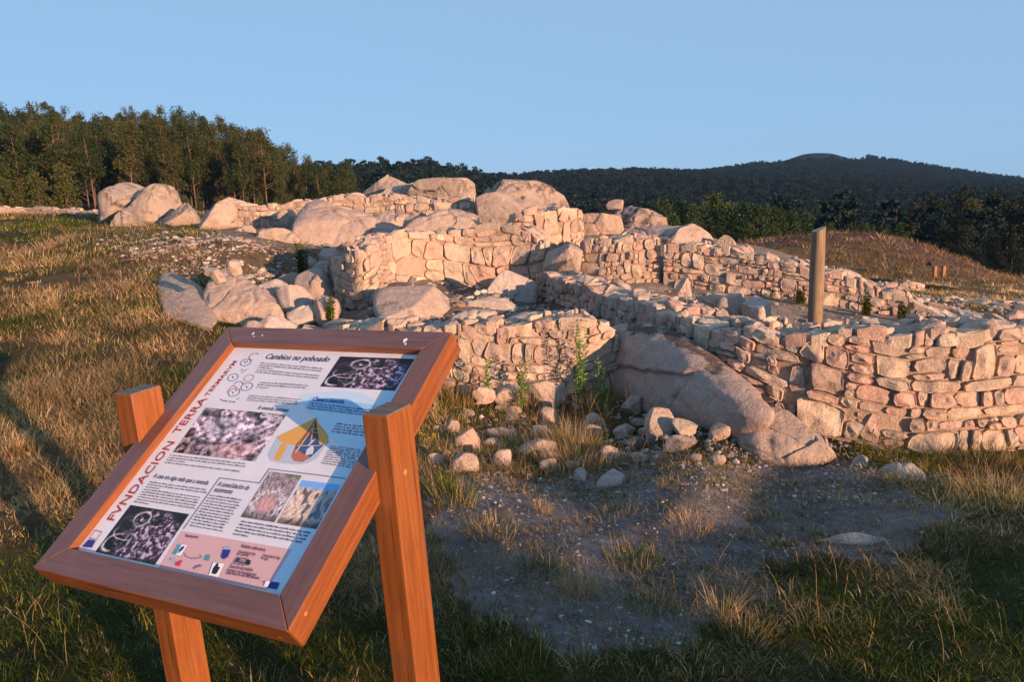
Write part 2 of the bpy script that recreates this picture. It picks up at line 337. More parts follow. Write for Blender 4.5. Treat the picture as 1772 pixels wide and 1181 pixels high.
# ------------------------------------------------------------------ masonry
def clip(poly, nx, ny, c):               # keep nx*x+ny*y <= c
    out = []; n = len(poly)
    for i in range(n):
        a = poly[i]; b = poly[(i+1) % n]; da = nx*a[0]+ny*a[1]-c; db = nx*b[0]+ny*b[1]-c
        if da <= 0: out.append(a)
        if (da < 0 < db) or (db < 0 < da):
            t = da/(da-db); out.append((a[0]+t*(b[0]-a[0]), a[1]+t*(b[1]-a[1])))
    return out
def cells(L, H, sw, rng, asp=1.5, jit=.36, small=.38):
    pts = []; v = 0.; row = 0
    while v < H:
        h = sw/asp*rng.uniform(.6, 1.35); u = -rng.uniform(0, sw)
        while u < L+sw:
            wd = sw*rng.choice([.5, .75, 1., 1.4, 1.9], p=[.24, .24, .24, .18, .10])
            pts.append((u+wd/2, v+h/2+rng.normal()*jit*h, rng.uniform(.6, 1.3)*wd)); u += wd
            if rng.random() < small: pts.append((u+rng.normal()*.05*sw, v+h*rng.uniform(.05, .95), .3*wd))
        v += h; row += 1
    pts = np.array(pts); q = pts[:, :2].copy(); q[:, 1] *= asp; r2 = (pts[:, 2]*.35)**2; out = []
    for i in range(len(pts)):
        if not(-.3*sw < pts[i, 0] < L+.3*sw): continue
        poly = [(0, 0), (L, 0), (L, H*asp), (0, H*asp)]; dd = ((q-q[i])**2).sum(1); nb = np.argsort(dd)[1:26]
        for j in nb:
            n = q[j]-q[i]; c = (q[j]@q[j]-q[i]@q[i]-r2[j]+r2[i])/2
            poly = clip(poly, n[0], n[1], c)
            if len(poly) < 3: break
        if len(poly) >= 3: out.append(np.array([(a, b/asp) for a, b in poly]))
    return out
def courses(L, H, sw, rng, asp=1.7):
    asp *= 1.0
    """Rough courses of unequal stones: wavy beds, leaning ends, thin pairs and the odd stone two courses high."""
    beds = [0.]; out = []
    while beds[-1] < H: beds.append(beds[-1]+sw/asp*rng.uniform(.55, 1.4))
    ph = rng.uniform(0, 50, len(beds)); am = [.0]+[.24*(beds[i]-beds[i-1]) for i in range(1, len(beds))]
    yb = lambda r, u: beds[r]+am[r]*perlin(np.array([[u/sw*.7+ph[r], .3, .6]]))[0]*1.6
    busy = []
    for r in range(len(beds)-1):
        h = beds[r+1]-beds[r]; u = -rng.uniform(0, sw); nxt = []; prev = 0.
        while u < L:
            wd = max(sw*rng.choice([.42, .65, .9, 1.25, 1.8], p=[.18, .25, .27, .2, .10]), .45*h); u1 = u+wd; ln = rng.normal()*.24*h
            a, b = max(u, 0), min(u1, L); skip = False
            for (p, q) in busy:
                if p < (a+b)/2 < q: skip = True
                elif a < q < b and p < a: a = q
                elif a < p < b: b = p
            if not skip and b-a > .03:
                rt = r+1
                if r+2 < len(beds) and wd > .6*sw and rng.random() < .14: rt = r+2; nxt.append((a, b))
                y = [yb(r, a), yb(r, (a+b)/2), yb(r, b), yb(rt, b), yb(rt, (a+b)/2), yb(rt, a)]; m = (a+b)/2
                pl = prev if a == u else 0.; pr = ln if b == u1 else 0.
                if rt == r+1 and h > .75*sw/asp and rng.random() < .24:
                    f = rng.uniform(.35, .65); ym = [y[0]*(1-f)+y[5]*f, y[2]*(1-f)+y[3]*f]
                    out.append(np.array([(a-pl*.5, y[0]), (m, y[1]), (b-pr*.5, y[2]), (b, ym[1]), (a, ym[0])])); out.append(np.array([(a, ym[0]), (b, ym[1]), (b+pr*.5, y[3]), (m, y[4]), (a+pl*.5, y[5])]))
                else: out.append(np.array([(a-pl*.5, y[0]), (m, y[1]), (b-pr*.5, y[2]), (b+pr*.5, y[3]), (m, y[4]), (a+pl*.5, y[5])]))
            prev = ln; u = u1
        busy = nxt
    return [p for p in out if np.ptp(p[:, 0]) > .02 and np.ptp(p[:, 1]) > .02]
def parea(p): x, y = p[:, 0], p[:, 1]; return .5*abs((x*np.roll(y, -1)-y*np.roll(x, -1)).sum())
def hull(p):
    p = sorted(map(tuple, p)); out = []
    for seq in (p, p[::-1]):
        h = []
        for q in seq:
            while len(h) > 1 and (h[-1][0]-h[-2][0])*(q[1]-h[-2][1])-(h[-1][1]-h[-2][1])*(q[0]-h[-2][0]) <= 0: h.pop()
            h.append(q)
        out += h[:-1]
    return np.array(out)
def stone_geo(poly, S, gap, rng, prot, depth, bulge, dens):
    poly = hull(poly)
    if len(poly) < 3: return None
    c = poly.mean(0); a = math.sqrt(parea(poly)); P2 = [tuple(p) for p in poly]
    x, y = poly[:, 0], poly[:, 1]; ccw = (x*np.roll(y, -1)-y*np.roll(x, -1)).sum() > 0
    g = gap*rng.uniform(.6, 1.5)
    for i in range(len(poly)):
        e = poly[(i+1) % len(poly)]-poly[i]; l = np.hypot(*e)
        if l < 1e-6: continue
        n = np.array([e[1], -e[0]])/l*(1 if ccw else -1); P2 = clip(P2, n[0], n[1], n@poly[i]-g)
        if len(P2) < 3: return None
    p = np.array(P2)
    if parea(p) < (gap*1.6)**2: return None
    if not ccw: p = p[::-1]
    for k in (rng.uniform(.06, .16), .25):                   # worn corners
        nx = np.roll(p, -1, 0); p = np.stack([p*(1-k)+nx*k, p*k+nx*(1-k)], 1).reshape(-1, 2)
    seg = np.hypot(*(np.roll(p, -1, 0)-p).T); per = seg.sum(); n = int(np.clip(per/dens, 10, 34))
    cum = np.concatenate([[0], np.cumsum(seg)]); pe = np.vstack([p, p[:1]]); t = np.linspace(0, per, n, endpoint=False)
    p = np.stack([np.interp(t, cum, pe[:, 0]), np.interp(t, cum, pe[:, 1])], 1)
    o = rng.uniform(0, 90); p += np.stack([perlin(np.c_[p*(3.2/a), np.full(n, o)]), perlin(np.c_[p*(3.2/a), np.full(n, o+7)])], 1)*a*.05
    c = p.mean(0); pr = prot*rng.uniform(-.5, 1.3); npl = 4; gr = rng.normal(size=(npl, 2))*np.array([.16, .42, .50, .55])[:, None]; h0 = np.array([0, .03, .06, .08])*a*rng.uniform(.5, 1.4)*bulge
    rings = [(.94, -depth), (1., -.22*a), (1., -.05*a), (.965, .0), (.88, .006*a), (.68, .010*a), (.44, .012*a), (.2, .012*a)]
    if dens > .05: rings = [rings[i] for i in (0, 2, 3, 4, 6)]
    V = []
    for s, h in rings:
        uv = c+(p-c)*s; hh = np.full(n, h+pr)
        if h > -.06*a:
            fc = np.min(h0[None]+(uv-c)@gr.T, 1)*min(1., (1-s)*5+.25) if s < 1 else np.min(h0[None]+(uv-c)@gr.T, 1)*.25
            hh = hh+np.maximum(fc, -.16*a)+perlin(np.c_[uv*(3/a), np.full(n, o+3)])*.07*a+perlin(np.c_[uv*(8/a), np.full(n, o)])*.035*a
        if h > -.06*a: hh = np.maximum(hh, -.010+.006*perlin(np.c_[uv*9, np.full(n, o)]))
        V.append(np.c_[uv, hh])
    V.append(np.array([[c[0], c[1], .02*a+pr+h0.min()+.02*a*rng.normal()]])); V = np.vstack(V)
    F = []; m = len(rings)
    for r in range(m-1):
        for i in range(n): j = (i+1) % n; F.append((r*n+i, r*n+j, (r+1)*n+j, (r+1)*n+i))
    for i in range(n): F.append(((m-1)*n+i, (m-1)*n+(i+1) % n, m*n))
    return S(V[:, 0], V[:, 1], V[:, 2]), F
class Wall:
    """A dry-stone wall along a surveyed line: every face and cap stone is an object of its own under the wall."""
    def __init__(s, name, label, pts, thick, sw, seed, zb=None, sink=.15, gap=.007, prot=.030, capw=None, dens=.045, ragged=.10, cat='stone wall', smooth=True, back=True, mat=None, batter=.06, group=None, style='course', mort=.019, asp=1.6):
        s.rng = np.random.default_rng(seed); s.mat = mat or STONE
        w = np.array([P(*p[:3]) for p in pts]); base = np.array([(tz(q[0], q[1])-sink) if zb is None else (zb if np.isscalar(zb) else zb[i]) for i, q in enumerate(w)])
        n = len(w); tt = np.linspace(0, n-1, (n-1)*16+1); Q = np.c_[w, base]
        if smooth and n > 2:
            E_ = np.vstack([2*Q[0]-Q[1], Q, 2*Q[-1]-Q[-2]]); i = np.minimum(tt.astype(int), n-2); f = (tt-i)[:, None]; a, b, c, d = (E_[i+k] for k in range(4))
            Q = .5*(2*b+(c-a)*f+(2*a-5*b+4*c-d)*f*f+(3*b-a-3*c+d)*f**3)
        else: Q = np.stack([np.interp(tt, np.arange(n), Q[:, k]) for k in range(4)], 1)
        sl = np.hypot(*(np.diff(Q[:, :2], axis=0)).T); s.u = np.concatenate([[0], np.cumsum(sl)]); s.L = s.u[-1]; s.Q = Q
        tg = np.gradient(Q[:, :2], s.u, axis=0); tg /= np.linalg.norm(tg, axis=1)[:, None]; k = np.ones(9)/9
        tg = np.stack([np.convolve(np.pad(tg[:, i], 4, 'edge'), k, 'valid') for i in range(2)], 1); tg /= np.linalg.norm(tg, axis=1)[:, None]
        s.N = np.stack([tg[:, 1], -tg[:, 0]], 1); s.batter = batter      # outward normal: to the right of the path = towards the viewer when the path runs left to right
        s.rag = lambda u: perlin(np.stack([np.asarray(u)*1.6/sw*.35+seed, np.full_like(np.asarray(u, float), .3), np.full_like(np.asarray(u, float), .7)], -1))*ragged
        mid = Q[len(Q)//2]; s.o = empty(name, (mid[0], mid[1], mid[3]), label, cat, group); s.org = np.array([mid[0], mid[1], mid[3]])
        H = float((Q[:, 2]-Q[:, 3]).max())+.05; cnt = 0
        for poly in (courses if style == 'course' else cells)(s.L, H, sw, s.rng, asp):
            u, v = poly.mean(0); top = s.at(u, 2)+s.rag(u)-s.at(u, 3)
            if v > top-.02: continue
            if poly[:, 1].max() > top+.03:
                poly = np.array(clip([tuple(q_) for q_ in poly], 0., 1., top+s.rng.uniform(-.02, .05)))
                if len(poly) < 3 or np.ptp(poly[:, 1]) < .04: continue
            cnt += s.stone(poly, s.face, gap, prot, .16, 1., dens)
        if capw is None: capw = sw*1.1
        for poly in cells(s.L, thick+.03, capw, s.rng, 1.2):
            cnt += s.stone(poly, s.top, gap*1.1, prot*1.2, .10, 1.3, dens)
        s.mort = mort; s.core(thick); s.cnt = cnt
    def at(s, u, k): return np.interp(u, s.u, s.Q[:, k])
    def nrm(s, u): return np.interp(u, s.u, s.N[:, 0]), np.interp(u, s.u, s.N[:, 1])
    def face(s, u, v, n):
        nx, ny = s.nrm(u); off = n-s.batter*v
        return np.stack([s.at(u, 0)+nx*off, s.at(u, 1)+ny*off, s.at(u, 3)+v], 1)
    def top(s, u, w, n):
        nx, ny = s.nrm(u); hgt = s.at(u, 2)-s.at(u, 3); off = .02-w-s.batter*hgt
        return np.stack([s.at(u, 0)+nx*off, s.at(u, 1)+ny*off, s.at(u, 2)+s.rag(u)*.8+n+.005], 1)
    def stone(s, poly, S, gap, prot, depth, bulge, dens):
        g = stone_geo(poly, S, gap, s.rng, prot, depth, bulge, dens)
        if g is None: return 0
        V, F = g; c = V.mean(0); me = mesh(V-c, F, s.mat); me.set_sharp_from_angle(angle=R(34)); link('stone', me, s.o, c-s.org); return 1
    def core(s, thick):
        V = []; n = len(s.Q); F = []
        for i in range(n):
            x, y, zt, zb = s.Q[i]; nx, ny = s.N[i]; h = zt-zb; r = float(s.rag(s.u[i]))
            for off, z in ((-s.mort, zb-.1), (-s.mort-s.batter*h, zt+r*.8-.03), (-thick*.5-s.batter*h, zt+r*.8-.015), (-thick-s.batter*h, zt+r*.8-.05), (-thick-.05, zb-.1)): V.append((x+nx*off, y+ny*off, z))
        for i in range(n-1):
            for k in range(4): a = i*5+k; F.append((a, a+5, a+6, a+1))
        F.append((0, 1, 2, 3, 4)); F.append(tuple((n-1)*5+k for k in (4, 3, 2, 1, 0)))
        link('wall_core', mesh(np.array(V)-s.org, F, EARTH, False), s.o)

Wall('stone_wall', 'low front wall of pink and cream stones between the wooden sign and the big sloping boulder', [(560, 570, 7.9), (640, 566, 7.4), (740, 565, 7.0), (860, 564, 6.85), (1000, 560, 6.75), (1074, 568, 6.85)], .42, .185, 11, sink=.12)
Wall('stone_wall', 'ruined wall end standing left of the chamber beside tumbled bluish rocks', [(562, 462, 10.5), (569, 450, 9.9), (586, 440, 9.4), (616, 432, 9.1), (645, 427, 9.25), (662, 418, 9.8), (670, 411, 10.5)], .3, .2, 12, sink=.25, batter=.02)
Wall('stone_wall', 'back wall of the chamber built of large squarish blocks', [(664, 410, 10.5), (720, 402, 11.0), (800, 395, 11.2), (880, 392, 11.1), (945, 420, 10.9)], .5, .29, 13, sink=.2, dens=.045, mort=.03, asp=1.4)
Wall('stone_wall', 'raised wall corner on top behind the chamber back wall', [(874, 385, 12.6), (884, 372, 11.7), (930, 364, 11.6), (1000, 366, 11.8), (1010, 374, 13.0)], .5, .22, 14, zb=.75, dens=.06)
W4 = Wall('stone_wall', 'long curving house wall running from the shaded chamber to the right edge', [(925, 468, 10.7), (965, 486, 9.8), (1030, 508, 8.8), (1100, 530, 7.7), (1170, 552, 6.7), (1245, 574, 6.08), (1340, 580, 5.76), (1450, 586, 5.55), (1600, 580, 5.4), (1772, 574, 5.35), (1960, 572, 5.5)], .5, .19, 15, sink=.12)
Wall('stone_wall', 'left stretch of the inner house wall beside a dark vertical joint', [(1000, 420, 10.6), (1040, 414, 10.4), (1090, 414, 10.3), (1143, 424, 10.25)], .5, .16, 16, sink=.2, dens=.06)
Wall('stone_wall', 'inner house wall sloping down to the right behind the wooden post', [(1147, 424, 10.17), (1230, 432, 9.9), (1330, 448, 9.55), (1400, 466, 9.35), (1480, 488, 9.15), (1560, 516, 8.95), (1620, 545, 8.75), (1665, 562, 8.4)], .5, .16, 17, sink=.2, dens=.06)
Wall('stone_wall', 'upper terrace wall of thin courses running along the crest on the left', [(352, 372, 15.6), (400, 362, 15.3), (470, 354, 15.1), (560, 346, 15.0), (640, 339, 14.9), (740, 344, 14.6), (818, 346, 14.4)], .5, .24, 18, sink=.1, dens=.08)
Wall('stone_wall', 'low far wall along the grass crest at the left edge', [(-60, 358, 26), (40, 360, 26), (100, 364, 25), (165, 368, 24)], .5, .38, 19, sink=.1, dens=.12)
Wall('stone_wall', 'short lit remnant of low wall in the excavation beyond the log post', [(1486, 494, 20), (1530, 490, 19.6), (1588, 491, 19.4), (1602, 496, 19.8)], .45, .26, 20, sink=.08, dens=.1)
Wall('stone_wall', 'low tumbled wall footing at the right edge of the excavation', [(1555, 514, 15.6), (1640, 521, 14.6), (1720, 529, 14), (1830, 541, 13.4)], .6, .3, 21, sink=.1, dens=.1)

# ------------------------------------------------------------------ boulders and bedrock
def crom(p, m):
    p = np.asarray(p, float); n = len(p); t = np.linspace(0, n, m, endpoint=False); i = t.astype(int); f = (t-i)[:, None]
    a, b, c, d = p[(i-1) % n], p[i % n], p[(i+1) % n], p[(i+2) % n]
    k = .5*(2*b+(c-a)*f+(2*a-5*b+4*c-d)*f*f+(3*b-a-3*c+d)*f**3); lin = b*(1-f)+c*f
    return .55*k+.45*lin
def boulder(label, outline, d, thick, lean=12, seed=0, mat=None, name='boulder', cat='boulder', M=84, K=22, rough=1., drop=.0, turn=0, group=None, facet=7, plate=2.9, sunk=.10, post=None, attr=None, plane=None, frac=None):
    o2 = crom(outline, M); c2 = o2.mean(0); i0 = np.argmax(o2[:, 1])
    if d is None:
        z = -.2
        for _ in range(9): g = G(c2[0], o2[i0, 1]-3, z); z = .4*z+.6*tz(g[0], g[1])
        d = g[1]
    p0 = P(c2[0], o2[i0, 1], d)
    hn = -np.array([p0[0], p0[1], 0.])/math.hypot(p0[0], p0[1]); ct, st = math.cos(R(turn)), math.sin(R(turn)); hn = np.array([hn[0]*ct-hn[1]*st, hn[0]*st+hn[1]*ct, 0])
    n = hn*math.cos(R(lean))+np.array([0, 0, 1])*math.sin(R(lean)); eye = np.array([0, 0, EYE])
    if plane:
        A_, B_, C_ = (P(*q) for q in plane); n = np.cross(B_-A_, C_-A_); n /= np.linalg.norm(n); p0 = A_
        if n[1] > 0: n = -n
    def onpl(q):
        r = ray(q[0], q[1]); return eye+r*((p0-eye)@n/(r@n))
    h_ = np.ptp(o2[:, 1]); low = o2[:, 1] > o2[:, 1].max()-.4*h_; o2 = o2.copy(); o2[low, 1] += sunk*h_
    O = np.array([onpl(q) for q in o2]); O[:, 2] -= drop*(O[:, 2] < O[:, 2].min()+.35*np.ptp(O[:, 2])); C = O.mean(0); size = max(np.ptp(O[:, 0]), np.ptp(O[:, 2]))
    V = []; rr = [1-(k/K)**1.5 for k in range(K)]
    for side in (1, -1):
        for k, r in enumerate(rr):
            if side < 0 and k == 0: continue
            pr = (1-r**plate)**(.55 if plate < 4 else .4); q = C+(O-C)*r
            q = q+n*(side*thick*pr*(1. if side > 0 else .8)); V.append(q)
        V.append((C+n*side*thick*(1 if side > 0 else .8))[None])
    V = np.vstack(V); nz = V-C; amp = rough*min(thick, size*.35)
    dsp = perlin(nz*(1.8/size)+seed*3.1)*.45+np.abs(perlin(nz*(3.3/size)+seed*1.7+20))*.75-.24+perlin(nz*(9/size)+seed)*.10+perlin(nz*(21/size)+seed)*.045
    dv = nz/(np.linalg.norm(nz, axis=1)[:, None]+1e-6); wgt = np.full(len(V), .55); wgt[:M] = .12
    V = V+(n*.65+dv*.35)*(dsp*amp*wgt)[:, None]
    fr_ = np.random.default_rng(seed+900); rel = V-C
    for _ in range(facet):
        fn = n*1.1+fr_.normal(size=3)*.75; fn /= np.linalg.norm(fn); q = rel@fn; cc = q.max()*fr_.uniform(.5, .86); ex = np.maximum(0, q-cc); rel = rel-fn*(ex*.92)[:, None]
    V = C+rel+n*(perlin(rel*(16/size)+seed)*amp*.05)[:, None]
    if frac is None: frac = 0 if (post or size*FPX/d < 60) else (7 if size*FPX/d > 110 else 4)
    if frac:
        sd = np.random.default_rng(seed+333); lo, hi = rel.min(0), rel.max(0); cs = lo+(hi-lo)*sd.random((frac, 3)); cs[:, 1] *= .4; wp = rel+np.stack([perlin(rel*(4/size)+k*9+seed) for k in range(3)], 1)*size*.07
        wp = wp*np.array([1., .5, 1.5]); dd = np.sqrt(((wp[:, None]-(cs*np.array([1., .5, 1.5]))[None])**2).sum(-1)); so_ = np.sort(dd, 1); own = np.argmin(dd, 1); gv = np.exp(-((so_[:, 1]-so_[:, 0])/(size*.014))**2)
        tl = sd.normal(size=(frac, 3))*.13; off = (sd.normal(size=frac)*.035*size)[own]+((rel-cs[own])*tl[own]).sum(1); off = np.clip(off, -.09*size, .09*size); rad_ = np.linalg.norm(rel, axis=1)/size; off = off*.55-gv*.026*size
        V = V+n*off[:, None]*min(1., thick/size*3.2)
    if post: V = post(V, n)
    F = []; fr = [list(range(k*M, k*M+M)) for k in range(K)]; ce = K*M
    bk = [fr[0]]+[list(range(ce+1+(k-1)*M, ce+1+k*M)) for k in range(1, K)]; cb = ce+1+(K-1)*M
    for rg, cen, flip in ((fr, ce, False), (bk, cb, True)):
        for k in range(K-1):
            for i in range(M):
                j = (i+1) % M; q = (rg[k][i], rg[k][j], rg[k+1][j], rg[k+1][i]); F.append(q if flip else q[::-1])
        for i in range(M):
            j = (i+1) % M; q = (rg[-1][i], rg[-1][j], cen); F.append(q if flip else q[::-1])
    base = np.array([C[0], C[1], V[:, 2].min()])
    me = mesh(V-base, F, mat or BOULDER)
    if attr:
        ca = me.color_attributes.new('Col', 'FLOAT_COLOR', 'POINT'); ca.data.foreach_set('color', np.repeat(attr(V)[:, None], 4, 1).astype(np.float32).ravel())
    me.set_sharp_from_angle(angle=R(50)); ob = link(name, me, None, base); return tag(ob, label, cat, group)
def pdist(px, py, line):
    d = np.full(len(px), 1e9)
    for (x1, y1), (x2, y2) in zip(line[:-1], line[1:]):
        t = np.clip(((px-x1)*(x2-x1)+(py-y1)*(y2-y1))/((x2-x1)**2+(y2-y1)**2), 0, 1); d = np.minimum(d, np.hypot(px-x1-t*(x2-x1), py-y1-t*(y2-y1)))
    return d
def huge_cracks(V, n):
    px, py, f = pix(V[:, 0], V[:, 1], V[:, 2]); wv = perlin(V*9.)*5
    led = np.interp(px, [1040, 1075, 1110, 1150, 1190, 1215, 1260], [632, 636, 643, 648, 650, 640, 630])+wv; up = sstep(3, -3, py-led)*sstep(1250, 1190, px)
    g = np.exp(-(pdist(px+wv*.4, py, [(1194, 648), (1178, 672), (1166, 690), (1160, 706)])/2.4)**2)+.25*np.exp(-(pdist(px, py+wv*.4, [(1205, 660), (1240, 688), (1270, 705)])/2.)**2)+.9*np.exp(-((py-led)/3.)**2)*sstep(1240, 1190, px)
    return V+n*(.035*up-.022*g)[:, None]
def huge_lichen(V):
    px, py, f = pix(V[:, 0], V[:, 1], V[:, 2]); d = pdist(px, py, [(1095, 566), (1130, 570), (1170, 584), (1205, 606), (1240, 632)]); return np.clip(1.05-d/19+perlin(V*7.)*.8+perlin(V*19.)*.5+perlin(V*45.)*.35, 0, 1)
HUGE = rock_mat('granite_boulder_with_lichen_cap', [(.41, .285, .25), (.41, .285, .25)], .25, .8, cap=True)
boulder('huge sloping boulder with dark lichen on top between the two near walls', [(1066, 590), (1072, 567), (1117, 562), (1168, 572), (1212, 599), (1253, 629), (1293, 661), (1337, 703), (1330, 730), (1285, 755), (1215, 755), (1150, 735), (1085, 706), (1046, 678), (1058, 640)], 6., .24, 40, 1, HUGE, M=220, K=64, rough=.35, plane=[(1072, 567, 7.45), (1050, 680, 7.2), (1300, 750, 5.35)], plate=2.4, facet=0, sunk=.04, post=huge_cracks, attr=huge_lichen)
boulder('lower boulder poking out of the grass at the foot of the huge sloping boulder', [(1268, 752), (1296, 727), (1330, 708), (1358, 710), (1390, 732), (1424, 758), (1447, 784), (1404, 804), (1345, 806), (1296, 786)], None, .14, 45, 2, M=130, K=36, rough=.5, facet=1)
boulder('pointed pale rock at the left end of the outcrop on the crest', [(622, 340), (628, 318), (642, 307), (666, 298), (684, 306), (700, 315), (716, 322), (724, 352), (660, 354)], 18, .45, 22, 3, mat=GREYROCK, facet=4, sunk=.32)
boulder('flat topped grey block on the crest of the outcrop', [(698, 352), (708, 326), (724, 313), (771, 308), (806, 310), (822, 322), (820, 352), (760, 356)], 16.8, .6, 5, 4, plate=5, rough=.6, mat=GREYROCK, sunk=.32)
boulder('long sloping slab with dark lichen at the right of the crest outcrop', [(808, 390), (808, 345), (820, 324), (872, 323), (905, 322), (940, 319), (974, 336), (996, 362), (985, 385), (900, 392)], 14.6, .4, 36, 5, DARKROCK, rough=.7, M=130, K=36, sunk=.32)
boulder('bluish smooth slab between the pointed rock and the flat topped block', [(656, 350), (660, 334), (690, 320), (718, 318), (728, 330), (720, 352)], 17.2, .3, 25, 36, SLAB, sunk=.3)
boulder('smooth pale face of rock below the dark lichen slab', [(818, 392), (820, 345), (850, 334), (905, 345), (950, 356), (935, 368), (905, 376), (870, 395)], 13.8, .25, 26, 6, rough=.5, sunk=.32)
boulder('large smooth sloping slab below the upper terrace wall', [(505, 404), (513, 376), (528, 359), (551, 352), (574, 366), (604, 374), (648, 381), (694, 396), (712, 408), (663, 414), (615, 422), (575, 428), (540, 426)], 13.3, .24, 57, 7, M=130, K=36, rough=.45, facet=2)
boulder('broad shelf of bedrock behind the back wall of the chamber', [(690, 408), (712, 388), (760, 377), (820, 374), (872, 380), (890, 398), (850, 410), (760, 412)], 12.3, .22, 58, 33, M=130, K=36)
boulder('low shelf of bedrock in front of the middle of the upper terrace wall', [(600, 396), (622, 378), (668, 370), (705, 374), (722, 388), (690, 400), (640, 402)], 14.0, .22, 55, 34)
boulder('low lump of bedrock below the right end of the upper terrace wall', [(740, 384), (760, 368), (800, 364), (826, 370), (834, 386), (790, 392)], 13.4, .2, 50, 35)
boulder('small wedge of rock leaning below the end of the upper wall', [(696, 392), (708, 366), (722, 363), (738, 374), (756, 392), (762, 410), (715, 414)], 12.8, .25, 30, 8)
boulder('pale tilted rock inside the chamber against its left wall', [(646, 530), (650, 490), (664, 472), (690, 482), (737, 496), (781, 507), (808, 532), (790, 545), (717, 560), (670, 560)], None, .11, 73, 9, plate=4, facet=9, frac=0, M=130, K=36, rough=.6)
boulder('grey shaded block blocking the back right corner of the chamber', [(846, 524), (843, 504), (858, 480), (874, 468), (920, 470), (930, 490), (928, 526), (880, 530)], 10.25, .3, 12, 10, SLAB, plate=5, rough=.5)
boulder('flat block capping the left end of the inner house wall', [(938, 470), (943, 440), (950, 420), (974, 410), (1008, 411), (1010, 433), (1004, 462), (1000, 486), (960, 478)], 10.6, .3, 10, 11, plate=5, rough=.5)
boulder('squared rock face behind the raised wall corner', [(1003, 420), (1003, 374), (1042, 370), (1074, 376), (1080, 400), (1075, 420), (1040, 424)], 12.6, .4, 8, 12, plate=5, rough=.5, sunk=.32)
boulder('long ridge of pale bedrock descending behind the inner house wall', [(1072, 425), (1078, 390), (1117, 388), (1161, 392), (1202, 398), (1229, 409), (1242, 430), (1185, 436), (1120, 432)], 12.0, .5, 25, 13, M=130, K=36, rough=.7, sunk=.32)
boulder('dark lichen covered rock on the ridge right of the crest', [(1030, 378), (1046, 362), (1083, 358), (1124, 366), (1164, 392), (1150, 402), (1080, 398)], 13.2, .5, 20, 14, DARKROCK, sunk=.32)
boulder('small round boulder perched on top of the dark lichen rock', [(1048, 358), (1052, 349), (1064, 345), (1080, 346), (1086, 356), (1080, 364), (1060, 365)], 13.6, .14, 0, 15)
boulder('rounded rock at the right end of the bedrock ridge', [(1232, 436), (1236, 412), (1252, 408), (1268, 414), (1278, 432), (1258, 442)], 11.6, .25, 12, 16)
boulder('upright standing stone inside the house beside the hearth slabs', [(1168, 530), (1168, 505), (1173, 490), (1180, 481), (1194, 482), (1200, 505), (1199, 532)], 8.6, .09, 3, 17, name='standing_stone', plate=5, sunk=.25, cat='standing stone', rough=.6)
boulder('lit jagged slab of the hearth right of the standing stone', [(1198, 542), (1203, 516), (1225, 510), (1245, 503), (1262, 504), (1264, 540), (1230, 545)], 8.7, .07, 8, 18, name='hearth_slab', plate=9, sunk=.25, cat='stone slab', rough=.6)
boulder('shaded upright slab at the back of the hearth', [(1238, 550), (1244, 520), (1252, 512), (1288, 508), (1294, 545), (1260, 552)], 8.5, .06, 4, 19, SLAB, name='hearth_slab', plate=9, sunk=.25, cat='stone slab', rough=.5)
boulder('end slab of the hearth with a bright narrow edge', [(1284, 548), (1284, 512), (1296, 507), (1314, 516), (1326, 524), (1328, 548), (1310, 556)], 8.3, .10, 4, 20, SLAB, name='hearth_slab', plate=9, sunk=.25, cat='stone slab', rough=.5, turn=-50)
# left side
boulder('large grey rounded boulder on the crest before the eucalyptus wood', [(170, 372), (172, 342), (184, 328), (213, 315), (233, 313), (254, 322), (272, 345), (274, 378), (205, 380)], 20, .6, 18, 21, mat=GREYROCK, facet=4, sunk=.32)
boulder('broad boulder joined to the right of the large grey one on the crest', [(222, 380), (228, 352), (246, 331), (280, 322), (298, 325), (312, 342), (316, 372), (280, 384)], 19.6, .6, 20, 22, mat=GREYROCK, facet=4, sunk=.32)
boulder('sloping grey boulder at the right end of the boulder group on the crest', [(278, 392), (285, 366), (305, 352), (323, 349), (338, 366), (352, 390), (320, 400)], 18.6, .45, 22, 23, mat=GREYROCK, facet=4, sunk=.32)
boulder('low pale boulder in front of the boulder group on the crest', [(180, 395), (190, 368), (214, 356), (240, 362), (262, 380), (255, 396), (215, 402)], 18.8, .4, 30, 24, mat=GREYROCK, facet=4, sunk=.32)
boulder('flat pale boulder at the left end of the upper terrace wall', [(340, 384), (346, 358), (362, 350), (395, 349), (420, 352), (446, 354), (446, 368), (425, 378), (380, 386)], 15.2, .28, 38, 25, sunk=.32)
boulder('upright leaning slab stuck against the upper terrace wall', [(478, 376), (486, 366), (512, 361), (514, 380), (504, 400), (494, 400)], 14.4, .12, 20, 26, name='leaning_slab', plate=9, sunk=.25, cat='stone slab')
boulder('low bedrock hump below the flat pale boulder', [(372, 420), (382, 402), (410, 395), (440, 400), (452, 420), (430, 430), (395, 430)], 13.6, .3, 45, 27)
boulder('low bedrock hump left of the large smooth slab', [(440, 424), (452, 400), (478, 391), (505, 402), (524, 424), (500, 434), (465, 434)], 13.2, .3, 45, 28)
boulder('small round boulder alone on the stony slope', [(393, 470), (393, 456), (402, 448), (414, 448), (422, 458), (420, 472), (406, 478)], None, .11, 8, 29)
boulder('hat shaped stone lying above the bright boulder', [(352, 474), (358, 464), (372, 463), (386, 474), (392, 484), (376, 490), (366, 480)], None, .10, 30, 30)
boulder('bright bare boulder in the middle of the left slope', [(352, 530), (360, 502), (377, 480), (395, 476), (412, 480), (445, 506), (480, 530), (498, 552), (470, 566), (420, 566), (375, 552)], None, .24, 69, 31, M=130, K=36, facet=4)
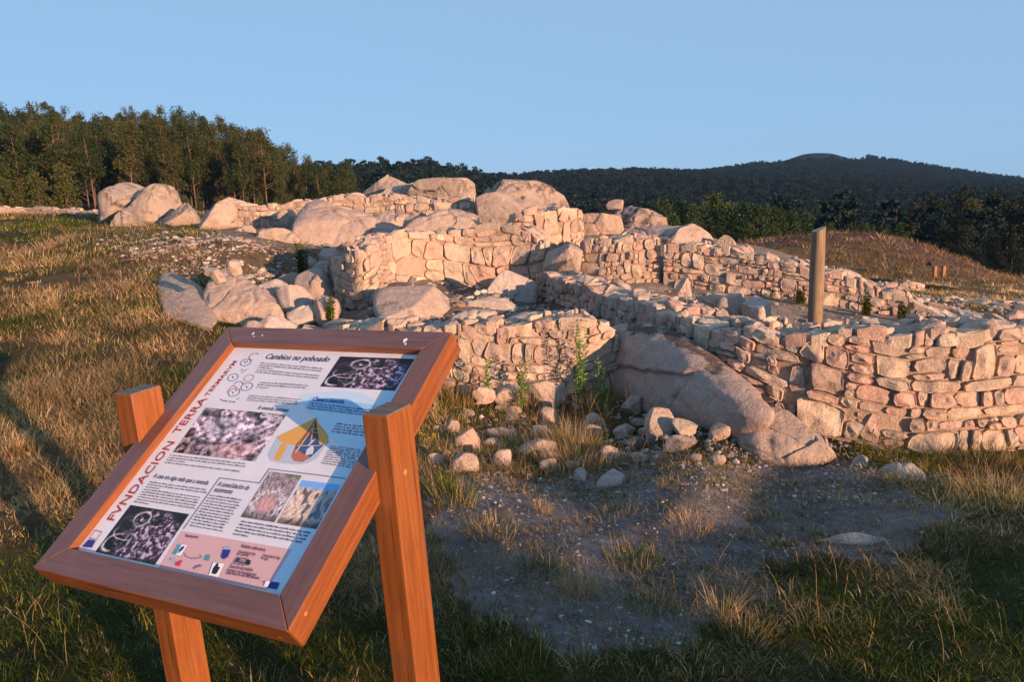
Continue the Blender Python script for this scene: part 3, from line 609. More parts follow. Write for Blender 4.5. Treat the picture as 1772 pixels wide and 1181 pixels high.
boulder('smooth sloping slab left of the bright bare boulder', [(272, 496), (280, 476), (298, 474), (340, 491), (366, 520), (376, 548), (350, 572), (310, 560), (275, 525)], None, .075, 80, 32, M=130, K=36, facet=2)
BL = ['blunt', 'cracked', 'wedge shaped', 'rounded', 'flat', 'angular', 'broad', 'low', 'small', 'squarish', 'tilted', 'narrow', 'long', 'half buried']
k = 0
for (x, y, w_, h_, d) in [(505, 520, 60, 44, 9.6), (545, 500, 62, 50, 9.9), (565, 535, 40, 48, 9.2), (530, 545, 50, 36, 9.0), (560, 470, 46, 36, 10.6), (505, 482, 44, 26, 10.6), (470, 505, 50, 34, 10.0), (575, 445, 40, 34, 11.0), (545, 575, 60, 36, 8.4), (480, 572, 70, 30, 8.4), (590, 566, 60, 34, 8.2), (440, 580, 60, 30, 8.2), (520, 595, 70, 34, 7.9), (535, 455, 30, 24, 11.4)]:
    rg = np.random.default_rng(50+k); ol = [(x+w_*.66*math.cos(t)*rg.uniform(.78, 1.12), y+h_*.62*math.sin(t)*rg.uniform(.78, 1.12)) for t in np.linspace(0, 2*math.pi, 9)[:-1]]
    boulder(BL[k]+' rock tumbled in the shade left of the ruined wall end', ol, None, .2, 48, 60+k, SLAB if k % 3 == 0 else None, name='tumbled_rock', cat='rock', M=40, K=9, rough=.8, facet=10, group='rocks tumbled beside the ruined wall end'); k += 1
# slabs on the chamber floor
for i, (lab, ol, d) in enumerate([('long flat pale slab lying across the chamber floor', [(770, 556), (800, 545), (860, 540), (900, 543), (870, 556), (810, 562)], 8.4), ('wide flat slab at the front right of the chamber floor', [(860, 560), (900, 546), (960, 545), (1000, 556), (960, 572), (890, 572)], 7.9), ('narrow shelf of rock along the chamber floor behind the flat slabs', [(790, 528), (830, 516), (900, 526), (910, 536), (850, 540)], 9.2), ('flat ledge stone at the front left corner of the chamber', [(605, 572), (615, 548), (660, 545), (715, 556), (700, 575), (640, 580)], 8.2)]):
    boulder(lab, ol, None, .10, 62, 90+i, SLAB, name='floor_slab', cat='stone slab', rough=.6)
# foreground rubble
RUB = [((785, 735, 838, 783), 'grey pointed stone at the left of the rubble before the front wall', .3), ((837, 740, 896, 758), 'long flat reddish stone lying in the grass of the rubble', .3), ((774, 780, 829, 824), 'pale pink block nearest the right sign post', .2), ((845, 772, 887, 814), 'squarish pale block beside the pale pink block', .2), ((838, 756, 872, 778), 'small grey stone between the pointed stone and the square block', .2), ((896, 760, 965, 792), 'long blue grey stone in the middle of the rubble', .3), ((914, 735, 953, 757), 'grey stone half hidden under the tall grass tuft', .3), ((1004, 735, 1043, 762), 'pinkish stone right of the tall grass tuft', .3), ((1104, 702, 1167, 768), 'big tilted block standing highest in the rubble at the foot of the boulder', .25), ((1161, 720, 1206, 756), 'brown rounded stone right of the big tilted block', .25), ((1150, 752, 1207, 787), 'triangular reddish stone in front of the big tilted block', .25), ((1072, 682, 1120, 720), 'rounded stone touching the left foot of the huge boulder', .2), ((1034, 772, 1074, 804), 'small brown stone at the front edge of the tall grass', .2), ((1222, 729, 1266, 764), 'half buried stone below the middle of the huge boulder', .2), ((765, 726, 797, 752), 'dull stone just right of the sign frame corner', .3), ((738, 785, 767, 806), 'little grey stone by the yellow flowers', .2), ((850, 662, 916, 702), 'rounded footing boulder under the left of the front wall', .2), ((908, 660, 986, 710), 'largest footing boulder under the middle of the front wall', .2), ((818, 668, 858, 700), 'ochre footing stone under the left end of the front wall', .2), ((1290, 735, 1330, 760), 'small stone between the two sloping boulders', .2), ((1060, 735, 1100, 760), 'dark low stone left of the big tilted block', .2)]
k = 0
for (x0, y0, x1, y1), lab, th in RUB:
    rg = np.random.default_rng(200+k); cx, cy = (x0+x1)/2, (y0+y1)/2; nn = int(rg.integers(6, 9)); ph = rg.uniform(0, 1)
    ol = [(cx+(x1-x0)*.54*math.cos(t)*rg.uniform(.84, 1.08), cy+(y1-y0)*.54*math.sin(t)*rg.uniform(.84, 1.08)) for t in np.linspace(0, 2*math.pi, nn+1)[:-1]+ph]
    g = np.array([0., 0, 0]); z = -.2
    for _ in range(4): g = G(cx, y1-2, z); z = tz(g[0], g[1])
    wd = (x1-x0)/FPX*g[1]
    boulder(lab, ol, g[1], wd*.36, 22, 100+k, BOULDER if k % 3 else STONE, name='loose_stone', cat='stone', M=44, K=10, rough=.9, facet=9, frac=0, group='rubble stones in the grass before the front wall'); k += 1
for i in range(46):
    rg = np.random.default_rng(700+i); cx, cy = rg.uniform(745, 1290), 0; cy = rg.uniform(694, 806) if cx < 1060 else rg.uniform(715+(cx-1060)*.12, 800); wpx = rg.choice([12, 16, 22, 30, 38], p=[.25, .3, .25, .13, .07]); hpx = wpx*rg.uniform(.5, .9); nn = int(rg.integers(5, 8)); ph = rg.uniform(0, 1)
    g = np.array([0., 4, 0]); z = -.2
    for _ in range(4): g = G(cx, cy+hpx*.45, z); z = tz(g[0], g[1])
    if g[1] > 6.7: continue
    boulder('small angular stone scattered in the grass before the low front wall', [(cx+wpx*.54*math.cos(t)*rg.uniform(.8, 1.1), cy+hpx*.54*math.sin(t)*rg.uniform(.8, 1.1)) for t in np.linspace(0, 2*math.pi, nn+1)[:-1]+ph], g[1], wpx/FPX*g[1]*.4, 25, 300+i, BOULDER if i % 2 else GREYROCK, name='loose_stone', cat='stone', M=26, K=6, rough=.9, facet=9, frac=0, group='small scattered rubble before the front wall')
for i, (lab, ol) in enumerate([('flat bluish slab set into the bare soil below the rubble', [(1032, 838), (1042, 820), (1066, 815), (1085, 824), (1098, 842), (1066, 850)]), ('long white weathered slab at the right edge of the bare soil', [(1372, 945), (1400, 930), (1460, 927), (1530, 930), (1575, 918), (1592, 938), (1560, 956), (1470, 960), (1410, 962)]), ('flat rock surfacing below the right-hand wall', [(1505, 818), (1540, 805), (1580, 808), (1606, 830), (1570, 842), (1530, 834)]), ('small flat stone surfacing left of the flat rock', [(1468, 798), (1490, 788), (1506, 797), (1498, 808)]), ('little blue slab by the edge of the dry grass', [(990, 826), (1002, 815), (1016, 818), (1012, 832)])]):
    c = np.array(ol).mean(0); g = G(c[0], c[1], -.12); g = G(c[0], c[1], tz(g[0], g[1]))
    boulder(lab, ol, g[1]-.09, .055, 79, 150+i, SLAB, name='flat_stone', cat='stone', M=40, K=9, rough=.9)

# ------------------------------------------------------------------ wooden post in the house, far shelter board, excavation edges
def tube(path, radii, n=10, cap=True):
    path = np.asarray(path, float); V = []; F = []; m = len(path)
    for i in range(m):
        t = path[min(i+1, m-1)]-path[max(i-1, 0)]; t /= np.linalg.norm(t)+1e-9
        a = np.cross(t, [0, 0, 1.] if abs(t[2]) < .9 else [1., 0, 0]); a /= np.linalg.norm(a); b = np.cross(t, a)
        for k in range(n): an = 2*math.pi*k/n; V.append(path[i]+radii[i]*(math.cos(an)*a+math.sin(an)*b))
    for i in range(m-1):
        for k in range(n): j = (k+1) % n; F.append((i*n+k, i*n+j, (i+1)*n+j, (i+1)*n+k))
    if cap: F.append(tuple(range(n))[::-1]); F.append(tuple((m-1)*n+k for k in range(n)))
    return V, F
def box(x0, x1, y0, y1, z0, z1):
    return [(x0, y0, z0), (x1, y0, z0), (x1, y1, z0), (x0, y1, z0), (x0, y0, z1), (x1, y0, z1), (x1, y1, z1), (x0, y1, z1)], [(0, 3, 2, 1), (4, 5, 6, 7), (0, 1, 5, 4), (1, 2, 6, 5), (2, 3, 7, 6), (3, 0, 4, 7)]
def bevelled(V, F, w, mat, seg=2):
    bm = bmesh.new(); vs = [bm.verts.new(v) for v in V]
    for f in F: bm.faces.new([vs[i] for i in f])
    bmesh.ops.recalc_face_normals(bm, faces=bm.faces); bmesh.ops.bevel(bm, geom=bm.edges[:], offset=w, segments=seg, profile=.6, affect='EDGES')
    me = bpy.data.meshes.new('m'); bm.to_mesh(me); bm.free()
    me.polygons.foreach_set('use_smooth', np.zeros(len(me.polygons), bool)); me.materials.append(mat); return me
pb, pt = P(1410, 566, 7.8), P(1417, 397, 7.8); rad = .067
pts = [pb+(pt-pb)*t for t in np.linspace(-.25, 1, 26)]; V, F = tube(pts, [rad*(1.05-.07*i/25) for i in range(26)], 22)
V = np.array(V); an = np.arctan2(V[:, 1]-pb[1], V[:, 0]-pb[0]); V[:, :2] += (np.c_[np.cos(an), np.sin(an)])*(.004*np.sin(an*3+1)+.005*perlin(V*np.array([6, 6, 2.])))[:, None]
V[-22:, 2] += (V[-22:, 0]-pt[0])*.42                                   # top sawn at a slant
base = np.array([pb[0], pb[1], pb[2]-.2]); lp = empty('log_post', base, 'tall weathered wooden post with a slanting sawn top standing in the house', 'post')
me = mesh(V-base, F[:-1], LOG); link('post_shaft', me, lp)
cp = V[-22:]-base; c0 = cp.mean(0)+np.array([0, 0, .003]); link('sawn_top', mesh(np.vstack([cp+np.array([0, 0, .002]), c0[None]]), [(i, (i+1) % 22, 22) for i in range(22)], flat('pale_sawn_wood', (.42, .34, .26), .8), False), lp)
# little roofed board out in the field
fb = P(1625, 478, 31); fs = empty('field_board', (fb[0], fb[1], fb[2]), 'small roofed wooden board on two posts alone in the dry field', 'information board')
for dx in (-.17, .17):
    V, F = box(dx-.06, dx+.06, -.05, .05, -.2, .52); link('post', bevelled(V, F, .006, WZ, 1), fs)
V, F = box(-.11, .11, -.015, .015, .16, .44); link('board', bevelled(V, F, .004, DARKBARK, 1), fs)
link('roof', mesh([(-.42, -.22, .47), (.42, -.22, .47), (.42, 0, .60), (-.42, 0, .60), (-.42, .22, .47), (.42, .22, .47), (-.42, -.22, .43), (.42, -.22, .43), (.42, .22, .43), (-.42, .22, .43)], [(0, 1, 2, 3), (3, 2, 5, 4), (6, 9, 8, 7), (0, 6, 7, 1), (1, 7, 8, 5, 2), (5, 8, 9, 4), (4, 9, 6, 0, 3)], DARKBARK, False), fs)
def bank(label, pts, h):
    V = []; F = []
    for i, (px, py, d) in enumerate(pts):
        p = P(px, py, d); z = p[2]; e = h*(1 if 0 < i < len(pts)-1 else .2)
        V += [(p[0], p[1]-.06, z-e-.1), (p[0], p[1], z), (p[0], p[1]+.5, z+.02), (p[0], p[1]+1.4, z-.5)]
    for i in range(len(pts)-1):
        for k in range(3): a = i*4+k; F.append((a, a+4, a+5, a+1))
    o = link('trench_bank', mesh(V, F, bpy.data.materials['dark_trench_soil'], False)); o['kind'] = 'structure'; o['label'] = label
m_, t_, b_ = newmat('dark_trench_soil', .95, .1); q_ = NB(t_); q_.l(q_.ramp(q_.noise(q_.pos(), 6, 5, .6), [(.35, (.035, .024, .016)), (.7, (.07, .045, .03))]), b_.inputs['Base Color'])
def lerp_pts(p, n):
    p = np.array(p, float); t = np.linspace(0, len(p)-1, n); return [tuple(np.interp(v, range(len(p)), p[:, k]) + (RNG.normal()*(.6 if k == 1 else 0)) for k in range(3)) for v in t]
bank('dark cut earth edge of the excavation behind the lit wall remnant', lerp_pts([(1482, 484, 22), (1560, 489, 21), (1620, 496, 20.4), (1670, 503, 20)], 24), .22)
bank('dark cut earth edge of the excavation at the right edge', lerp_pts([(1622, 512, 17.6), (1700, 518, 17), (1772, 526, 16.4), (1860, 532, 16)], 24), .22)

# ------------------------------------------------------------------ the information sign
FS = dict(f=1382.3, pitch=.2035, roll=.0762)
sx_, sy_, sF = cam_basis(FS['pitch'], FS['roll'])
Ms = np.stack([sx_, sy_, -sF], 1); Mw = np.stack([EX, EY, -EF], 1); RT = Mw@Ms.T
SCL = .8; yaw, tilt = -.4804, .5669
Wd, Ld, Bd, Td, PD = 1.058*SCL, 1.1046*SCL, .0889*SCL, .0884*SCL, .022
Us = np.array([math.cos(yaw), math.sin(yaw), 0]); Hs = np.array([-math.sin(yaw), math.cos(yaw), 0]); Zs = np.array([0, 0, 1.])
ctr = np.array([-.8845, 2.5242, -.8044])*SCL                            # centre of the frame face, seen from the eye
RS = RT@np.stack([Us, Hs, Zs], 1); cw = RT@ctr+np.array([0, 0, EYE])
foot = cw+RS@np.array([0, .028*SCL, 0]); drop = foot[2]-tz(foot[0], foot[1])+.0
org = foot-RS[:, 2]*drop/RS[2, 2]
sign = empty('information_sign', org, 'slanted wooden information sign with a printed panel about the settlement between two square posts', 'information sign')
sign.rotation_euler = Matrix(RS.tolist()).to_euler()
RSi = RS.T; c_loc = RSi@(cw-org)                                       # frame centre in the sign's own axes
ct_, st_ = math.cos(tilt), math.sin(tilt)
fr = bpy.data.objects.new('frame', None); COL.objects.link(fr); fr.parent = sign; fr.location = c_loc; fr.rotation_euler = (tilt, 0, 0); fr.empty_display_size = .1
W2, L2 = Wd/2, Ld/2; g_ = .0006
SKYLIT = {'varnished_wood_across': wood_mat('skylit_wood_across', (.09, .038, .030), (.135, .056, .044), (.175, .075, .056), 0, .38, .5, .3), 'varnished_wood_along': wood_mat('skylit_wood_along', (.09, .038, .030), (.135, .056, .044), (.175, .075, .056), 1, .38, .5, .3)}  # up-facing rail faces: dull purple skylight tone put into the wood colour
def rail(name, quad, mat, parent):
    V = [(x, y, 0) for x, y in quad]+[(x, y, -Td) for x, y in quad]; F = [(0, 1, 2, 3), (7, 6, 5, 4)]+[(i, i+4, (i+1) % 4+4, (i+1) % 4) for i in range(4)]
    me = bevelled(V, F, .0035, mat, 3); me.materials.append(SKYLIT[mat.name]); me.polygons.foreach_set('material_index', np.array([1 if p.normal.z > .8 else 0 for p in me.polygons], np.int32)); link(name, me, parent)
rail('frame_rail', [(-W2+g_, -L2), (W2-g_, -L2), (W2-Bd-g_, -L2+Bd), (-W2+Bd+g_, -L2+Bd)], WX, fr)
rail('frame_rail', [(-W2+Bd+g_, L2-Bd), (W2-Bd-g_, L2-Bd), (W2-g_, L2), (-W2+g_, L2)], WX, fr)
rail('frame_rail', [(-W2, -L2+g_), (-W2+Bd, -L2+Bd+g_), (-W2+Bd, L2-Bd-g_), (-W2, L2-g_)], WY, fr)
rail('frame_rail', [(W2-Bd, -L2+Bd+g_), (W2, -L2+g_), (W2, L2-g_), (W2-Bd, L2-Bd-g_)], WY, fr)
plug = flat('wood_plug', (.38, .16, .05), .5)
def disc(cx, cy, cz_, r, ax, n=14):
    V = [(cx, cy, cz_)]; 
    for k in range(n):
        a = 2*math.pi*k/n
        V.append((cx, cy+r*math.cos(a), cz_+r*math.sin(a)) if ax == 0 else (cx+r*math.cos(a), cy, cz_+r*math.sin(a)))
    return V, [(0, 1+k, 1+(k+1) % n) for k in range(n)]
V, F = disc(W2+.0008, -L2+.052, -.022, .0055, 0); link('wood_plug', mesh(V, F, plug, False), fr)
V, F = disc(W2-.05, -L2-.0008, -.045, .006, 1); link('wood_plug', mesh(V, F, plug, False), fr)
SWd, SYd = .09*SCL, .1279*SCL
for u0, v0, hz in ((.5452, .03, -.6516), (-.547, .0269, -.6501)):
    ptop = RSi@(RT@((np.array([-.8845, 2.5242, 0])+u0*Us+v0*Hs)*SCL+np.array([0, 0, hz*SCL]))+np.array([0, 0, EYE])-org)
    pz = ptop[2]; V, F = box(-SWd/2, SWd/2, -SYd/2, SYd/2, -.35, pz-.002); po = link('post', bevelled(V, F, .003, WZ, 2), sign, (ptop[0], ptop[1], 0))
    V, F = box(-SWd/2+.002, SWd/2-.002, -SYd/2+.002, SYd/2-.002, pz-.004, pz+.0005); link('end_grain', bevelled(V, F, .001, ENDGRAIN, 1), po)
    V, F = disc((SWd/2+.0008) if u0 > 0 else (-SWd/2-.0008), -.005, pz-.155, .008, 0); link('wood_plug', mesh(V, F, plug, False), po)
# the printed panel lies PD below the face of the frame; everything on it is set out in panel coordinates
FRm = RS@np.array([[1, 0, 0], [0, ct_, -st_], [0, st_, ct_]])
def uv(px, py):
    n = FRm[:, 2]; p0 = cw-n*PD; r = ray(px, py); e = np.array([0, 0, EYE]); q = e+r*((p0-e)@n/(r@n)); l = FRm.T@(q-cw); return np.array([l[0], l[1]])
panel = bpy.data.objects.new('panel', None); COL.objects.link(panel); panel.parent = fr; panel.location = (0, 0, -PD)
PW, PL = W2-Bd+.004, L2-Bd+.004
pm, pt_, pb_ = newmat('panel_laminate', .28, .45); q = NB(pt_); tc = q.n('ShaderNodeTexCoord'); q.l(q.ramp(q.noise(tc.outputs['Object'], 9, 5, .6), [(.3, (.58, .58, .645)), (.7, (.66, .66, .72))]), pb_.inputs['Base Color'])
V, F = box(-PW, PW, -PL, PL, -.008, 0); sheet = link('panel_sheet', mesh(V, F, pm, False), fr, (0, 0, -PD))
COL.objects.unlink(panel); bpy.data.objects.remove(panel); panel = fr
LY = [.0003]
def lay(): LY[0] += .00004; return LY[0]-PD
def inrect(p): p = np.asarray(p, float).copy(); p[:, 0] = np.clip(p[:, 0], -PW+.0045, PW-.0045); p[:, 1] = np.clip(p[:, 1], -PL+.0045, PL-.0045); return p
def pflat(name, polys, mat, isuv=False):
    V = []; F = []; z = lay()
    for p in polys:
        q = inrect([uv(*a) if not isuv else a for a in p]); F.append(tuple(range(len(V), len(V)+len(q)))); V += [(a, b, z) for a, b in q]
    bm = bmesh.new(); vs = [bm.verts.new(v) for v in V]
    for f in F:
        fc = bm.faces.new([vs[i] for i in f])
        if fc.normal.z < 0 or fc.calc_area() >= 0: fc.normal_update(); (fc.normal.z < 0) and fc.normal_flip()
    me = bpy.data.meshes.new(name); bm.to_mesh(me); bm.free(); me.materials.append(mat); o = link(name, me, fr)
    if len(polys) > 1: o['kind'] = 'stuff'
    return o
INK = flat('dark_blue_ink', (.025, .03, .10)); RED = flat('dark_red_ink', (.34, .035, .04)); LBLUE = flat('pale_blue_print', (.46, .62, .78)); MBLUE = flat('blue_print', (.30, .50, .74))
PINK = flat('pink_print', (.56, .36, .38)); VIOL = flat('violet_line', (.14, .14, .32)); WHITE = flat('white_print', (.78, .78, .8)); NAVY = flat('navy_print', (.02, .03, .25)); ORG = flat('straw_print', (.62, .33, .08)); DORG = flat('brown_print', (.36, .12, .04))
pflat('blue_arrow', [[(519, 684), (591, 676.5), (628, 681), (654, 697), (663, 678), (730, 678), (730, 700), (620, 870), (480, 1035), (465, 1015), (485, 976), (507, 944), (540, 905), (569, 840), (579, 818), (591, 804), (597, 789), (587, 771), (568, 752), (548, 723), (529, 706.5)]], LBLUE)
pflat('blue_box', [[(538, 688), (655, 702), (668, 716), (660, 722), (528, 707)]], MBLUE)
pflat('pink_box', [[(313.8, 919.8), (505, 952), (462, 1022), (272, 987)]], PINK)
# photographs printed on the panel: colour grids drawn by formula
PRINT = attr_mat('printed_photo', .3)
def photo(name, quad, fn, nx=110, ny=80):
    nx, ny = int(nx*1.5), int(ny*1.5)
    Q = [uv(*a) for a in quad]; s, t = np.meshgrid(np.linspace(0, 1, nx), np.linspace(0, 1, ny))
    p = (1-t)[..., None]*((1-s)[..., None]*Q[0]+s[..., None]*Q[1])+t[..., None]*((1-s)[..., None]*Q[3]+s[..., None]*Q[2])
    p = inrect(p.reshape(-1, 2)); i = np.arange(nx*ny).reshape(ny, nx); f = np.stack([i[:-1, :-1], i[1:, :-1], i[1:, 1:], i[:-1, 1:]], -1).reshape(-1, 4)
    col = fn(s.ravel(), t.ravel()); link(name, fastmesh(np.c_[p, np.full(len(p), lay())], f, np.full(len(f), 4), PRINT, np.clip(col, 0, 1), False), fr)
def nz(s, t, k, o=0.): return perlin(np.stack([s*k+o, t*k*.7+o, np.full_like(s, o)], -1))
def ring(s, t, cx, cy, a, b, wd): return np.exp(-((np.hypot((s-cx)/a, (t-cy)/b)-1)*min(a, b)/wd)**2)
def aerial(s, t):
    c = np.array([.012, .010, .016])+np.clip(nz(s, t, 9, 2.), 0, 1)[:, None]*np.array([.06, .03, .03])
    ins = sstep(.95, .75, np.hypot((s-.55)/.55, (t-.55)/.6))*sstep(-.35, .25, nz(s, t, 5, 1.)+(s-.3))
    tx = np.clip(.35+1.5*nz(s, t, 14, 4.)+1.2*nz(s, t, 30, 5.), 0, 1)
    c = c+(ins*tx**2)[:, None]*np.array([.42, .36, .55])+(ins*np.clip(nz(s, t, 22, 8.), 0, 1))[:, None]*np.array([.25, .08, .05])
    for cx, cy, a, b, wd in ((.36, .24, .13, .15, .02), (.20, .78, .17, .2, .022), (.50, .66, .13, .22, .02), (.60, .22, .12, .12, .018), (.26, .52, .2, .2, .012)):
        wb = 1+.10*nz(s, t, 4, cx*7); rg = ring(s*wb, t*wb, cx, cy, a, b, wd*.62)*np.clip((1.1 if cy < .3 and cx < .5 else .35)+1.9*nz(s, t, 6, cx*9), .0, 1); inn = np.hypot((s-cx)/a, (t-cy)/b) < .9
        if cy < .3 or cx < .25: c[inn] *= .25
        c = c*(1-rg[:, None])+rg[:, None]*np.array([.66, .62, .66])*(.75+.35*tx[:, None])
    dot = np.exp(-(((s-.35)/.012)**2+((t-.25)/.03)**2)); return c+dot[:, None]*.6
def rubble(s, t, sky=False):
    big = nz(s, t, 5, 3.); tx = 1.2*np.sign(nz(s, t, 15, 1.))*np.abs(nz(s, t, 15, 1.))**.7+1.1*nz(s, t, 40, 2.)
    c = np.array([.22, .165, .20])+tx[:, None]*np.array([.24, .20, .23])+big[:, None]*np.array([.12, .08, .11])
    for cx, cy, a, b, wd in ((.36, .36, .30, .27, .09), (.78, .55, .2, .35, .07)):
        rg = ring(s, t, cx, cy, a, b, wd); c = c+rg[:, None]*(np.array([.30, .26, .33])*(.4+1.1*np.clip(tx+.4, 0, 1))[:, None])
    inn = sstep(1, .6, np.hypot((s-.36)/.26, (t-.36)/.22)); c = c*(1-.6*inn[:, None])+.6*inn[:, None]*np.array([.55, .50, .62])*(1+.5*tx[:, None])
    pk = sstep(1., .2, np.hypot((s-.68)/.35, (t-.82)/.22)); c = c*(1-.6*pk[:, None])+.6*pk[:, None]*np.array([.62, .34, .32])*(1+.35*tx[:, None])
    dk = sstep(.1, .45, nz(s, t, 6, 9.))+.8*ring(s, t, .36, .44, .33, .3, .04)*(t > .45); return c*(1-.75*np.clip(dk, 0, 1))[:, None]
def tomb(s, t):
    tx = nz(s, t, 15, 1.)+.8*nz(s, t, 33, 2.); c = np.array([.28, .22, .25])+tx[:, None]*np.array([.25, .2, .23])
    pk = sstep(1., .3, np.hypot((s-.5)/.4, (t-.68)/.25)); c = c*(1-pk[:, None]*.8)+pk[:, None]*.8*np.array([.60, .33, .31])*(1+.3*tx[:, None])
    rg = ring(s, t, .5, .68, .42, .28, .06)*np.clip(.5+tx*1.4, 0, 1); c += rg[:, None]*.4; gr = sstep(.12, 0, t)*(s > .5); c = c*(1-gr[:, None])+gr[:, None]*np.array([.12, .16, .05])
    return c*np.clip(1-.7*sstep(.8, 1, t+.1*tx), .2, 1)[:, None]
def sunny(s, t):
    tx = nz(s, t, 12, 1.)+.8*nz(s, t, 28, 2.); c = np.array([.62, .48, .40])+tx[:, None]*np.array([.35, .33, .3])
    bl = sstep(.05, .3, nz(s, t, 7, 6.)+.35*(s-.5)); c = c*(1-bl[:, None]*.85)+bl[:, None]*.85*np.array([.03, .04, .07])
    rt = sstep(.55, .8, s+.2*tx); c = c*(1-.5*rt[:, None])+.5*rt[:, None]*np.array([.10, .18, .28]); sk = sstep(.2, .13, t+.06*nz(s, t, 9, 3.))
    dk = sstep(.82, .95, t+.08*tx); c = c*(1-dk[:, None]*.8)+dk[:, None]*.8*np.array([.05, .035, .03]); return c*(1-sk[:, None])+sk[:, None]*np.array([.16, .38, .78])
photo('photo_print', [(589, 617.3), (717.8, 621.7), (683.5, 677), (554, 669.4)], aerial)
photo('photo_print', [(356, 706), (495.9, 718.3), (441, 799.5), (299, 783.4)], rubble, 130, 90)
photo('photo_print', [(226, 874.8), (327.5, 890.8), (268, 978.5), (165, 956)], aerial)
photo('photo_print', [(467, 816.5), (522.5, 824), (474.8, 905), (416.4, 895.4)], tomb, 70, 90)
photo('photo_print', [(523.5, 832), (589.7, 840), (547.8, 917), (478.7, 906)], sunny, 80, 90)
z5 = lambda x, y: (460+x/7.875, 690+y/7.875)
pflat('hut_drawing', [[z5(*a) for a in [(150, 550), (30, 760), (60, 850), (180, 880), (400, 905), (560, 890), (700, 820), (830, 620), (500, 560)]]], flat('drawing_stone', (.42, .47, .58)))
pflat('hut_drawing', [[z5(*a) for a in [(250, 600), (200, 640), (105, 830), (180, 860), (300, 650)]]], ORG)
pflat('hut_drawing', [[z5(*a) for a in [(420, 620), (350, 780), (380, 850), (500, 870), (620, 800), (790, 640), (700, 540), (540, 540)]]], flat('drawing_inside', (.05, .09, .22)))
pflat('hut_drawing', [[z5(*a) for a in [(400, 690), (345, 800), (390, 860), (480, 870), (580, 830), (600, 790), (520, 770), (460, 720)]]], flat('drawing_clay', (.42, .14, .09)))
pflat('hut_drawing', [[z5(*a) for a in [(690, 270), (410, 630), (500, 600), (740, 610), (700, 330)]]], flat('drawing_rafters', (.12, .04, .04)))
pflat('hut_drawing', [[z5(*a) for a in [(530, 545), (430, 640), (740, 640), (725, 545)]]], flat('drawing_night', (.04, .08, .2)))
pflat('hut_drawing', [[z5(*a) for a in [(690, 262), (150, 530), (205, 595), (300, 625), (400, 645), (520, 510)]]], ORG)
pflat('hut_drawing', [[z5(*a) for a in [(690, 300), (850, 500), (855, 605), (735, 645), (715, 480)]]], ORG)
pflat('hut_drawing', [[z5(*a) for a in [(640, 400), (655, 400), (420, 740), (395, 740)]], [z5(*a) for a in [(560, 410), (715, 415), (715, 422), (556, 417)]], [z5(*a) for a in [(540, 460), (720, 465), (720, 472), (535, 467)]], [z5(*a) for a in [(655, 330), (665, 330), (620, 620), (606, 620)]], [z5(*a) for a in [(410, 640), (730, 645), (730, 655), (410, 652)]]], flat('drawing_pole', (.62, .40, .22)))
pflat('hut_drawing', [[z5(*a) for a in [(680, 290), (700, 290), (440, 650), (405, 655)]]], DORG)
pflat('hut_drawing', [[z5(*a) for a in [(560, 700), (640, 640), (660, 690), (640, 760), (540, 780)]], [z5(*a) for a in [(640, 570), (680, 560), (600, 640), (570, 650)]]], flat('drawing_figures', (.55, .58, .66)))
def stroke(pts, wd):
    a = np.array([uv(*p) for p in pts]); out = []
    for i in range(len(a)-1):
        e = a[i+1]-a[i]; l = np.hypot(*e)+1e-9; n = np.array([-e[1], e[0]])/l*wd/2; t = e/l*wd*.3; out.append([a[i]+n-t, a[i]-n-t, a[i+1]-n+t, a[i+1]+n+t])
    return out
pflat('ruled_line', stroke([(318, 916), (380.4, 828.2), (449.5, 837), (466, 812.7), (598, 829)], .0026), VIOL, True)
def arc(cx, cy, r, a0=0, a1=360, sq=1.): return [(cx+r*math.cos(R(a))+r*.35*math.sin(R(a))*-1, cy+r*.72*math.sin(R(a))*sq) for a in np.linspace(a0, a1, 18)]
blu = []
for cx, cy, r, a0, a1 in ((440, 618, 8, 90, 320), (425.5, 628, 8.5, 0, 360), (403.5, 654, 8.5, 0, 360), (427.5, 670, 9.5, 0, 360), (405.5, 680, 9.5, 0, 360), (413, 666, 7, 180, 360), (421, 643, 5, 200, 250)): blu += stroke(arc(cx, cy, r, a0, a1), .0021)
blu += stroke([(418, 646), (428, 640)], .0022)+stroke([(409, 692), (415, 690)], .002)+stroke([(424, 626), (424.5, 629)], .003)+stroke([(428, 625), (428.5, 627)], .003)+stroke([(403, 652), (404, 655)], .003)+stroke([(427, 669), (428, 672)], .003)+stroke([(403, 679), (404, 682)], .003)
pflat('ring_sketch', blu, flat('ring_blue', (.10, .13, .32)), True)
pflat('ring_sketch', stroke(arc(431, 655, 8, 0, 360), .0016)+stroke([(393, 680), (399, 672), (404, 668), (410, 672)], .0022)+stroke([(382.5, 692), (384.5, 693)], .004)+stroke([(408, 676), (410, 677)], .004), flat('ring_red', (.45, .12, .14)), True)
